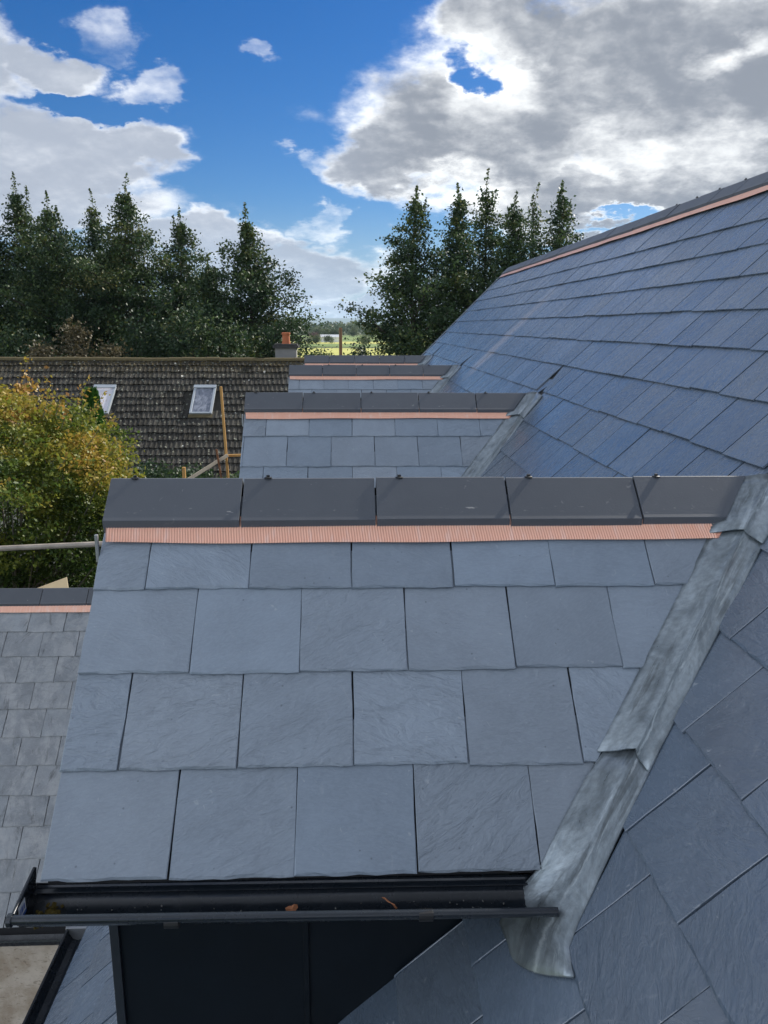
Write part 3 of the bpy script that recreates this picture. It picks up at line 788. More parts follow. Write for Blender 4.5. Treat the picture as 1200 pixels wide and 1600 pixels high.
    for sgn in (1, -1):
        q = []
        for yy in (SLEAVE + .06, DORM[0] - .005):
            for dx, dz in ((.004, -.012), (.03, -.012), (.03, -.11), (.004, -.11)):
                y_ = yy + dy; y_ = y_ if sgn == 1 else 2 * yd - y_; q.append((XL + dx + .006, y_, yy - SD + dz - .008))
        f = [(0, 1, 2, 3), (7, 6, 5, 4), (0, 4, 5, 1), (1, 5, 6, 2), (2, 6, 7, 3), (3, 7, 4, 0)]
        vg.add(q, f if sgn == 1 else [tuple(reversed(t)) for t in f])
    vg.build('bargeboard', M['fascia'], body)
    cl = MB(); cl.box((XL - .012, 2.50 + dy, 2.50 - SD - .03), (XL - .0015, 2.512 + dy, 2.50 - SD + .062)); bevel(cl.build('verge_clip', M['galv'], body), .002)
    # fascia, gutter, clips
    fa = MB(); fa.box((XL + .045, 1.868 + dy, -1.475), (.40, 1.884 + dy, -1.408)); bevel(fa.build('fascia', M['fascia'], body), .002)
    fb = MB(); fb.box((xw - .02, 1.886 + dy, -1.56), (.46, 1.984 + dy, -1.446)); fb.build('soffit', M['fascia'], body)
    if idx > 0:
        pass
    prof = [(1.858, -1.452), (1.861, -1.460), (1.858, -1.465), (1.848, -1.467), (1.843, -1.471), (1.847, -1.476), (1.853, -1.481), (1.852, -1.489), (1.846, -1.496), (1.838, -1.504), (1.818, -1.512), (1.790, -1.513), (1.764, -1.503), (1.744, -1.486), (1.731, -1.466)]
    xs = (-.838, .468); g = []
    for j, e in enumerate(xs):
        for (y, z) in prof:
            xx = e if j == 0 else .470 + (z + 1.513) * .6; g.append((xx, y + dy, z + (.012 if j == 0 else 0)))
        for (y, z) in prof:
            xx = e if j == 0 else .470 + (z + 1.513) * .6
            cy, cz = 1.79, -1.455; l = math.hypot(y - cy, z - cz); g.append((xx, y + (y - cy) / l * .003 + dy, z + (z - cz) / l * .003 + (.012 if j == 0 else 0)))
    n = len(prof); f = []
    for i in range(n - 1):
        f.append((i, i + 1, 2 * n + i + 1, 2 * n + i)); f.append((n + i + 1, n + i, 3 * n + i, 3 * n + i + 1)); f.append((2 * n + i, 2 * n + i + 1, 3 * n + i + 1, 3 * n + i))
    f.append((n - 1, 2 * n - 1, 4 * n - 1, 3 * n - 1)); f.append((0, 2 * n, 3 * n, n))
    me = mesh('gutter', g, f); autosmooth(me, 35)
    gut = link('gutter', me, M['pvc'], body)
    bd = MB(); bd.tube([(-.845, 1.716 + dy, -1.433), (.5225, 1.716 + dy, -1.4515)], .0118, 20)
    me = bd.mesh('gutter_rim'); autosmooth(me, 40); link('gutter_rim', me, M['pvc'], body)
    ec = MB(); pts = [(y, z) for y, z in prof] + [(1.712, -1.446), (1.722, -1.434), (1.865, -1.412), (1.873, -1.414)]
    for x in (-.8455, -.8375): ec.add([(x, y + dy, z + .012) for y, z in pts], [])
    n2 = len(pts); ec.f += [tuple(range(n2)), tuple(range(2 * n2 - 1, n2 - 1, -1))] + [(i, i + n2, (i + 1) % n2 + n2, (i + 1) % n2) for i in range(n2)]
    ec.tube([(-.852, 1.716 + dy, -1.433), (-.840, 1.716 + dy, -1.433)], .0165, 18)
    ec.tube([(-.8415, 1.722 + dy, -1.424), (-.8415, 1.868 + dy, -1.401)], .0055, 8)
    bevel(ec.build('gutter_end_cap', M['pvc'], body), .0012)
    for x in (-.469, .167):
        c_ = MB()
        for i in range(9):
            t = math.pi * (-.25 + 1.5 * i / 8)
            for w in (0, .034):
                c_.v.append((x + w, 1.716 + dy - math.cos(t - math.pi * .5) * .0148, -1.449 + math.sin(t + math.pi * .0) * .0148))
        c_ = MB(); ring = []
        for i in range(13):
            t = 2 * math.pi * i / 12 * .82 + .9; ring.append((math.cos(t) * .0150, math.sin(t) * .0150))
        for w in (0, .036):
            for rr in (1, .80):
                c_.v += [(x + w, 1.716 + dy + a_ * rr, -1.4502 + b_ * rr) for a_, b_ in ring]
        k = 13
        for i in range(k - 1):
            c_.f += [(i, i + 1, 2 * k + i + 1, 2 * k + i), (k + i, 3 * k + i, 3 * k + i + 1, k + i + 1), (i, k + i, k + i + 1, i + 1), (2 * k + i, 2 * k + i + 1, 3 * k + i + 1, 3 * k + i)]
        bevel(c_.build('gutter_bracket', M['black'], body), .001)
    # cheek: corner trim, upright seams, apron against the slates
    tr = MB(); tr.box((xw - .004, yw - .012, xw - CM - .2), (xw + .022, yw - .0005, -1.5615)); bevel(tr.build('corner_trim', M['fascia'], body), .002)
    for sx in (-.145, ):
        s_ = MB(); s_.box((sx, yw - .010, sx - CM - .1), (sx + .016, yw - .0005, -1.5615)); bevel(s_.build('panel_seam', M['cladding'], body), .002)
    ap = MB(); q = []
    for x in (xw - .01, .43):
        for (y_, n_) in ((yw - .055, .0035), (yw - .002, .0035), (yw - .002, .06)): q.append(Vector((x, y_, x - CM)) + (Vector((-S2, 0, S2)) * n_ if n_ < .01 else Vector((0, -.001, n_))))
    return body
bodies = [dormer(i, yd) for i, yd in enumerate(DORM)]

# a little debris in the nearest gutter
def leaf_obj(name, loc, size, rz, m, label, group=None, tilt=(.3, .2)):
    r = random.Random(int(loc[0] * 1000)); n = 12; v = [(0, 0, 0.004)]
    for i in range(n):
        t = 2 * math.pi * i / n; rr = size * (1 + .25 * math.sin(3 * t) + r.uniform(-.12, .12)); v.append((rr * math.cos(t) * 1.25, rr * math.sin(t), r.uniform(0, .005)))
    f = [(0, 1 + i, 1 + (i + 1) % n) for i in range(n)]
    me = mesh(name, v, f); o = link(name, me, m, None, loc, Matrix.Rotation(rz, 3, 'Z') @ Matrix.Rotation(tilt[0], 3, 'X') @ Matrix.Rotation(tilt[1], 3, 'Y'))
    sm = o.modifiers.new('s', 'SOLIDIFY'); sm.thickness = .0012
    return tag(o, label, 'leaf', group)
leaf_obj('dead_leaf', (-.157, 1.768, -1.466), .013, .4, M['dead_leaf'], 'small curled brown leaf caught behind the gutter rim below the third eaves slate joint', 'dead leaves in the gutter', (1.0, .1))
leaf_obj('dead_leaf', (.098, 1.770, -1.460), .021, 1.9, M['dead_leaf'], 'larger orange brown leaf caught behind the gutter rim beside the right clip', 'dead leaves in the gutter', (.9, .3))
r_ = random.Random(3); g_ = MB()
for i in range(110):
    x = r_.choice((r_.uniform(-.80, .44), r_.gauss(.3, .09), r_.gauss(-.3, .15))); x = max(-.8, min(.44, x)); y = 1.775 + r_.gauss(0, .02); s = r_.uniform(.0006, .0024)
    y = min(1.824, max(1.775, y + .015)); z = -1.5085 + .012 * (.45 - x) / 1.3 + max(0, abs(y - 1.80) - .012) * .6
    g_.obox(Vector((x, y, z)), Vector((1, r_.uniform(-1, 1), 0)).normalized(), Vector((0, 1, 0)), Vector((0, 0, 1)), (-s, -s, 0), (s, s, s * 1.2))
o = g_.build('gutter_grit', M['grit']); tag(o, 'pale grit lying in the bottom of the nearest gutter', 'grit', kind='stuff')
r_ = random.Random(5); mo = MB()
for i in range(60):
    x, y = -.79 + r_.gauss(0, .013), 1.80 + r_.gauss(0, .017); z = -1.497 + abs(r_.gauss(0, .008)); s = r_.uniform(.003, .008)
    d1 = Vector((r_.gauss(0, 1), r_.gauss(0, 1), r_.gauss(0, 1))).normalized(); d2 = d1.orthogonal().normalized()
    mo.obox(Vector((x, y, z)), d1, d2, d1.cross(d2), (-s, -s, -s * .5), (s, s, s * .5))
tag(mo.build('moss_clump', M['moss']), 'clump of yellow brown moss in the left end of the nearest gutter', 'moss')
st = MB(); st.box((-.8373, 1.744, -1.464), (-.8368, 1.786, -1.424)); o = st.build('sticker', M['white'], bodies[0]); tag(o, 'white sticker with blue print inside the gutter end')
s2_ = MB(); s2_.box((-.8366, 1.744, -1.464), (-.8363, 1.786, -1.456))
for a, b in ((1.750, 1.753), (1.756, 1.758), (1.761, 1.767), (1.770, 1.772), (1.775, 1.780)): s2_.box((-.8366, a, -1.450), (-.8363, b, -1.434))
s2_.build('sticker_print', M['blue_print'], bodies[0])

# main slope: slates (nearest ones one by one), copper, ridge tiles, verge, eaves gutter
place(items_m, rot_m, O_M, EA_M, EB_M, EN_M, main_roof, M['slate_main_shaded'], 11, 300 - used)
RIDZ = MRZ + .022
p0 = Vector((MRX - .10, MY0, MRZ - .10 + .010)); p1 = Vector((MRX - .178, MY0, MRZ - .178 + .009))
link('copper_ridge_strip', copper_mesh(p0, p1, Vector((0, 1, 0)), MY1 - MY0 - .05, .03, .0016, 9), M['copper'], main_roof)
rz90 = Matrix.Rotation(R(90), 3, 'Z'); k = 0; y = MY0
while y < MY1 - .2:
    L = min(TILE, MY1 - y); me = tile_me if L > TILE - .01 else ridge_tile_mesh(L - .006)
    bevel(link('ridge_tile', me, M['ridge'] if not me.materials else None, main_roof, (MRX + rnd.gauss(0, .0015), y, RIDZ + rnd.gauss(0, .0015)), rz90), .0018, 2)
    if y < 8: link('screw', screw_me, None, main_roof, (MRX, y + .08, RIDZ - .0005))
    y += TILE; k += 1
vb = MB()
for (xa, xb, sg) in ((MEAVE, MRX - .01, 1),):
    q = []
    for x in (xa, xb):
        for dy_, dn in ((-.012, .020), (.045, .020), (.045, -.14), (-.012, -.14)): q.append(main_pt(x, MY1 + dy_, dn))
    vb.add(q, [(0, 1, 2, 3), (7, 6, 5, 4), (0, 4, 5, 1), (1, 5, 6, 2), (2, 6, 7, 3), (3, 7, 4, 0)])
bevel(vb.build('bargeboard', M['fascia'], main_roof), .004)
vt = MB(); q = []
for x in (MEAVE, MRX - .01):
    for dy_, dn in ((-.02, .026), (.055, .026), (.055, .0205), (-.02, .0205)): q.append(main_pt(x, MY1 + dy_, dn))
vt.add(q, [(0, 1, 2, 3), (7, 6, 5, 4), (0, 4, 5, 1), (1, 5, 6, 2), (2, 6, 7, 3), (3, 7, 4, 0)]); vt.build('verge_trim', M['galv'], main_roof)
# pale weathered back edge + dark trough at the foot of the main slope
eg = MB(); prof = [(-1.652, -3.668), (-1.672, -3.700), (-1.690, -3.735), (-1.720, -3.748), (-1.750, -3.735), (-1.768, -3.700), (-1.772, -3.668), (-1.782, -3.664), (-1.784, -3.676)]
v_, n = [], len(prof)
for y in (MY0, MY1): v_ += [(x, y, z) for x, z in prof]
eg.add(v_, [(i + 1, i, n + i, n + i + 1) for i in range(n - 1)]); o = eg.build('gutter', M['pvc'], main_roof)
sm = o.modifiers.new('s', 'SOLIDIFY'); sm.thickness = .004
jc = MB(); jc.box((-1.79, 4.30, -3.756), (-1.66, 4.40, -3.66)); jc.box((-1.80, 4.33, -3.70), (-1.785, 4.36, -3.60)); bevel(jc.build('gutter_joint', M['galv'], main_roof), .004)

# ------------------------------------------------------------------ lower wing on the left
SE = 10.2
wing = empty('house_wing', 'lower wing with weathered grey slates and a bare rendered wall, left of the nearest dormer', 'house wing')
YR, YE = 7.583, 5.52; WX0, WX1 = -8.0, -.55
OW = Vector((0, 0, -SE)) - EN_D * deckoff
wr_ = MB(); q = []
def wp(x, y, dn=0): return Vector((x, y, y - SE)) + EN_D * (-deckoff - .004 - dn)
f6 = [(0, 1, 2, 3), (7, 6, 5, 4), (0, 4, 5, 1), (1, 5, 6, 2), (2, 6, 7, 3), (3, 7, 4, 0)]
a = [wp(WX0, YE + .02), wp(-1.5, YE + .02), wp(WX1, YR + .05), wp(WX0, YR + .05)]
wr_.add(a + [p + Vector((0, 0, -.1)) for p in a], f6)
a = [Vector((p.x, 2 * (YR + .05) + .004 - p.y, p.z)) for p in a]
wr_.add(a + [p + Vector((0, 0, -.1)) for p in a], [tuple(reversed(t)) for t in f6])
wroof = wr_.build('roof', M['felt'], wing)
wb = [YE * 2 ** .5 + .2545 * k for k in range(12)]
jw = lambda k: -3.255 * .908 - (.172 if k % 2 == 0 else 0) + .012 * math.sin(k * 1.9)
vcut = ((math.sqrt(2 / 3), -math.sqrt(1 / 3)), (-SE + CM - .02) * math.sqrt(2 / 3))
it, rot = lay_slates(OW, EA_D, EB_D, EN_D, wb, .345, .005, WX0, -1.3, jw, [((-1, 0), -WX0), ((1, 0), -1.42), ((0, 1), (YR) * 2 ** .5)], [], wroof, M['slate_old'], 21, top=YR * 2 ** .5)
place(it, rot, OW, EA_D, EB_D, EN_D, wroof, M['slate_old'], 22, 300)
p0 = Vector((WX0, YR - .05, YR - .05 - SE + .010)); p1 = Vector((WX0, YR - .125, YR - .125 - SE + .009))
link('copper_ridge_strip', copper_mesh(p0, p1, Vector((1, 0, 0)), -.7 - WX0, .03, .001, 19), M['copper'], wroof)
x = -2.60 - 13 * TILE
while x < -.9:
    if x > WX0: bevel(link('ridge_tile', tile_me, None, wroof, (x, YR + .05, YR + .05 - SE + .022), Matrix.Rotation(0, 3, 'Z')), .0018, 2)
    x += TILE
ww = MB(); ww.box((WX0 + .2, YE + .12, G), (-1.43, 9.6, -4.62)); ww.build('wall', M['render'], wing)
gw = MB(); prof = [(YE + .055, -4.735), (YE + .05, -4.79), (YE + .02, -4.825), (YE - .02, -4.83), (YE - .055, -4.80), (YE - .066, -4.745), (YE - .076, -4.738), (YE - .08, -4.75)]
v_, n = [], len(prof)
for xx in (WX0, -1.8): v_ += [(xx, y, z) for y, z in prof]
gw.add(v_, [(i, i + 1, n + i + 1, n + i) for i in range(n - 1)]); o = gw.build('gutter', M['pvc'], wing); sm = o.modifiers.new('s', 'SOLIDIFY'); sm.thickness = .004
fw_ = MB(); fw_.box((WX0 + .1, YE + .062, -4.86), (-1.8, YE + .117, -4.70)); fw_.build('fascia', M['fascia'], wing)
# plywood offcut on the far side of the wing's ridge
pl = MB(); pa, pb, pc_ = at(50, 922, 8.05), at(104, 902, 8.25), at(109, 935, 7.95); pd = at(48, 940, 7.85)
pl.add([pa, pb, pc_, pd] + [p + Vector((0, .012, 0)) for p in (pa, pb, pc_, pd)], [(0, 3, 2, 1), (4, 5, 6, 7), (0, 1, 5, 4), (1, 2, 6, 5), (2, 3, 7, 6), (3, 0, 4, 7)])
tag(pl.build('plywood_offcut', M['ply']), 'tan plywood offcut leaning behind the grey ridge of the lower wing', 'plywood')

# ------------------------------------------------------------------ bungalow with concrete tiles
bun = empty('bungalow', 'bungalow under a mossy dark concrete tile roof in front of the tall trees', 'bungalow')
BT = .6873; BA = math.atan(BT); BC = 19.96; BYR = 27.54 - .05; BX0, BX1 = -17.0, -1.0
EBb = Vector((0, math.cos(BA), math.sin(BA))); ENb = Vector((0, -math.sin(BA), math.cos(BA))); EAb = Vector((1, 0, 0))
OB = Vector((0, 0, -BC)) - ENb * .05
def bp(x, y, dn=0): return Vector((x, y, BT * y - BC)) - ENb * (.06 + dn)
BYE = BYR - 17.6 * .335 * math.cos(BA)
rf = MB(); a = [bp(BX0, BYE + .05), bp(BX1, BYE + .05), bp(BX1, BYR), bp(BX0, BYR)]
rf.add(a + [p + Vector((0, 0, -.15)) for p in a], f6)
a = [Vector((p.x, 2 * BYR + .004 - p.y, p.z)) for p in a]; rf.add(a + [p + Vector((0, 0, -.15)) for p in a], [tuple(reversed(t)) for t in f6])
broof = rf.build('roof', M['conc'], bun)
zbe = BT * BYE - BC
bw = MB(); bw.box((BX0 + .3, BYE + .5, G), (BX1 - .3, 2 * BYR - BYE - .5, zbe - .1)); bw.build('wall', M['cream'], bun)
gb = MB()
for x in (BX0 + .3, BX1 - .5):
    gb.add([(x, BYE + .55, zbe - .099), (x, BYR, BT * BYR - BC - .3), (x, 2 * BYR - BYE - .55, zbe - .099), (x + .2, BYE + .55, zbe - .099), (x + .2, BYR, BT * BYR - BC - .3), (x + .2, 2 * BYR - BYE - .55, zbe - .099)],
           [(0, 1, 2), (5, 4, 3), (0, 3, 4, 1), (1, 4, 5, 2)])
gb.build('gable', M['cream'], bun)
def conc_tile_mesh(seed):
    r = random.Random(seed); W, L, t = .30, .40, .026; n = 10; vs = []
    for row in (0, 1):
        for layer in (0, 1):
            for i in range(n + 1):
                u = i / n; wave = .021 * (max(0, math.sin(2 * math.pi * 2 * u - .6)) ** .8) + r.uniform(-.002, .002)
                y = row * L + (r.uniform(-.007, .007) if row == 0 else 0)
                vs.append((u * W - W / 2, y, wave + (.046 if row == 0 else .006) - layer * (t if row == 0 else .008)))
    m = n + 1; fs = []
    for i in range(n):
        fs.append((i, i + 1, 2 * m + i + 1, 2 * m + i)); fs.append((i + 1, i, m + i, m + i + 1))
    fs += [(0, 2 * m, 3 * m, m), (n, m + n, 3 * m + n, 2 * m + n)]
    return mesh('roof_tile', vs, fs)
ctm = [conc_tile_mesh(i) for i in range(5)]
for me in ctm: me.materials.append(M['conc'])
SKY = [(-8.22, -7.53), (-5.03, -4.33)]; SKB0, SKB1 = 25.10, 26.20
bt = []
for k in range(17):
    b = (BYR / math.cos(BA)) - .335 * (17 - k) - .06
    for i in range(int((BX1 - BX0) / .3)):
        x = BX0 + .15 + i * .3; yc = (b + .17) * math.cos(BA)
        if any(s0 - .15 < x < s1 + .15 and SKB0 + .02 < yc < SKB1 - .12 for s0, s1 in SKY): continue
        P = OB + EAb * x + EBb * b; az_ = P.x / P.y
        vis = -.44 < az_ < -.045 and not (az_ < -.28 and P.z < -2.9)
        bt.append((0 if vis else 1, P.length, x, b))
bt.sort(); rotb = Matrix((EAb, EBb, ENb)).transposed(); rr = random.Random(2)
rest = MB(); pc = []
for n, (vis, d, x, b) in enumerate(bt):
    loc = OB + EAb * (x + .055 * math.sin(b * 61.0) + rr.gauss(0, .003)) + EBb * (b + rr.gauss(0, .010)) + ENb * rr.gauss(.003, .005)
    rm = rotb @ Matrix.Rotation(rr.gauss(0, .008), 3, 'Z') @ Matrix.Rotation(rr.gauss(0, .008), 3, 'Y')
    if n < 300: link('roof_tile', rr.choice(ctm), None, broof, loc, rm)
    else:
        me = rr.choice(ctm); rest.add([loc + rm @ v.co for v in me.vertices], [tuple(p.vertices) for p in me.polygons]); pc += [rr.random()] * len(me.polygons)
me = rest.mesh('roof_tiles'); a_ = me.attributes.new('piece', 'FLOAT', 'FACE'); a_.data.foreach_set('value', pc)
tag(link('roof_tiles', me, M['conc'], broof), kind='stuff')
rid = None
for i in range(int((BX1 - BX0) / .42)):
    if rid is None:
        m_ = MB(); n = 8
        for x in (0, .43):
            for rad in (.125, .108): m_.v += [(x, math.cos(math.pi * t / n) * rad, math.sin(math.pi * t / n) * rad * .85) for t in range(n + 1)]
        q = n + 1
        for t in range(n): m_.f += [(t, t + 1, 2 * q + t + 1, 2 * q + t), (q + t + 1, q + t, 3 * q + t, 3 * q + t + 1), (t + 1, t, q + t, q + t + 1), (2 * q + t, 2 * q + t + 1, 3 * q + t + 1, 3 * q + t)]
        rid = m_.mesh('ridge_tile'); autosmooth(rid); rid.materials.append(M['moss_ridge'])
    link('ridge_tile', rid, None, broof, (BX0 + i * .42, BYR + rr.gauss(0, .006), BT * BYR - BC - .085 + rr.gauss(0, .007)))
def roof_window(s0, s1, glassmat, lab):
    b0, b1 = SKB0 / math.cos(BA), SKB1 / math.cos(BA); O = OB + ENb * .02
    fr = MB(); w = .07
    fr.obox(O, EAb, EBb, ENb, (s0, b0, 0), (s0 + w, b1, .10)); fr.obox(O, EAb, EBb, ENb, (s1 - w, b0, 0), (s1, b1, .10))
    fr.obox(O, EAb, EBb, ENb, (s0 + w, b0, 0), (s1 - w, b0 + w * .8, .095)); fr.obox(O, EAb, EBb, ENb, (s0 - .01, b1 - w * 1.6, .101), (s1 + .01, b1 + .03, .125))
    f = bevel(fr.build('roof_window', M['winframe'], bun), .006); tag(f, lab)
    me = MB().obox(Vector((0, 0, 0)), Vector((1, 0, 0)), Vector((0, 1, 0)), Vector((0, 0, 1)), (-(s1 - s0) / 2 + w, -(b1 - b0) / 2 + w * .5, 0), ((s1 - s0) / 2 - w, (b1 - b0) / 2 - w * .5, .008)).mesh('pane')
    link('pane', me, glassmat, f, O + EAb * ((s0 + s1) / 2) + EBb * ((b0 + b1) / 2) + ENb * .06, rotb)
    ap = MB(); ap.obox(O, EAb, EBb, ENb, (s0 - .02, b0 - .16, .035), (s1 + .02, b0 - .004, .045)); ap.build('flashing', M['moss_ridge'], f)
roof_window(*SKY[0], M['blind'], 'roof window with a pale closed blind'); roof_window(*SKY[1], M['glass'], 'roof window reflecting clouds')
ch = MB(); cx, cy = -.0780 * 28.3, 28.3
ch.box((cx - .36, cy - .3, -2.2), (cx + .36, cy + .3, -.745)); chim = ch.build('chimney', M['chim'], bun)
cc = MB(); cc.box((cx - .44, cy - .38, -.744), (cx + .44, cy + .38, -.655)); cc.box((cx - .40, cy - .34, -.6545), (cx + .40, cy + .34, -.60)); bevel(cc.build('chimney_cap', M['road'], chim), .01)
cp = MB(); cp.tube([(cx, cy, -.60), (cx, cy, -.50), (cx, cy, -.30), (cx, cy, -.29), (cx, cy, -.22), (cx, cy, -.215)], [.15, .135, .125, .15, .15, .10], 16); me = cp.mesh('chimney_pot'); autosmooth(me, 40); link('chimney_pot', me, M['terracotta'], chim)

# ------------------------------------------------------------------ poles about the house
def pole(name, pts, rad, m, label, cat, n=10, group=None):
    b = MB(); b.tube(pts, rad, n); me = b.mesh(name); autosmooth(me, 50); return tag(link(name, me, m), label, cat, group)
def batten(name, a, b, w, t, m, label, cat):
    a, b = Vector(a), Vector(b); d = (b - a).normalized(); s = d.cross(Vector((0, 1, 0))).normalized(); u = s.cross(d)
    k = MB(); k.obox(a, s, u, d, (-w / 2, -t / 2, 0), (w / 2, t / 2, (b - a).length)); return tag(bevel(k.build(name, m), .003), label, cat)
tp, bt_ = at(345, 604, 7.4), at(356, 742, 7.4)
d_ = (bt_ - tp); batten('timber_post', tp, tp + d_ * ((tp.z - G) / -d_.z), .021, .025, M['timber'], 'tall orange timber post standing against the bungalow roof, left of the second dormer', 'post')
tp, bt_ = at(338, 702, 7.3), at(345, 742, 7.3); d_ = bt_ - tp; pole('steel_rod', [tp, tp + d_ * ((tp.z - G) / -d_.z)], .009, M['rust'], 'thin rusty steel rod standing just left of the tall timber post', 'rod')
tp = at(287, 730, 7.6); batten('timber_stub', tp, (tp.x, tp.y, G), .030, .030, M['timber'], 'short timber stake whose tip shows above the nearest ridge tiles', 'stake')
a, b = at(290, 752, 7.25), at(356, 711, 7.35); batten('pale_board', a, b, .032, .025, M['timber_pale'], 'pale sawn board fixed at a slant to the tall timber post', 'board')
a, b = at(351, 712, 7.46), at(385, 711, 7.46); b = b + (b - a) * 2.0; batten('timber_rail', a, b, .022, .025, M['timber'], 'orange timber rail running level from the tall post behind the second dormer', 'rail')
a, b = at(-330, 872, 6.0), at(175, 849, 6.1); pole('scaffold_tube', [a, b], .021, M['tube'], 'long weathered scaffold tube crossing in front of the turning maple', 'scaffold tube', 14)

# ------------------------------------------------------------------ ground and distance
def sheet(name, pts, z, m):
    return tag(link(name, mesh(name, [(x, y, z) for x, y in pts], [tuple(range(len(pts)))]), m), kind='structure')
S_ = 14000
sheet('ground', [(-S_, -S_), (S_, -S_), (S_, S_), (-S_, S_)], G, M['grass'])
sheet('patio', [(-9, -4), (11, -4), (11, 10.2), (-9, 10.2)], G + .004, M['patio'])
sheet('near_field', [(-60, 150), (60, 150), (90, 262), (-90, 268)], G + .05, M['field'])
sheet('pasture', [(-260, 285), (260, 278), (420, 640), (-420, 650)], G + .05, M['pasture'])
sheet('far_field', [(-120, 330), (60, 326), (60, 372), (-140, 380)], G + .10, M['field'])
sheet('road', [(-40, 176), (-4, 172), (-4, 181), (-40, 187)], G + .10, M['road'])
def ridge_hill(name, y0, y1, zpk, seed, x0=-9000, x1=9000):
    r = np.random.RandomState(seed); nx, ny = 120, 10; X = np.linspace(x0, x1, nx)
    prof = np.zeros(nx)
    for k in range(1, 8): prof += np.sin(X / 9000 * 5.5 * k + r.uniform(0, 6.28)) / k ** 1.3
    prof = (prof - prof.min()) / (prof.max() - prof.min()); prof = .45 + .4 * prof + .35 * np.exp(-((X + 80) / 700) ** 2)
    vs, fs = [], []
    for j in range(ny):
        t = j / (ny - 1)
        for i in range(nx): vs.append((X[i], y0 + (y1 - y0) * t + 200 * math.sin(i * .3), G - 2 + (zpk * prof[i] - G) * math.sin(t * math.pi / 2) ** 1.2 + r.uniform(-1, 1) * (1 if 0 < j < ny - 1 else 0)))
    for j in range(ny - 1):
        for i in range(nx - 1): fs.append((j * nx + i, j * nx + i + 1, (j + 1) * nx + i + 1, (j + 1) * nx + i))
    tag(link(name, mesh(name, vs, fs, True), M['hill']), kind='structure')
ridge_hill('hills', 6400, 8200, 92, 4)

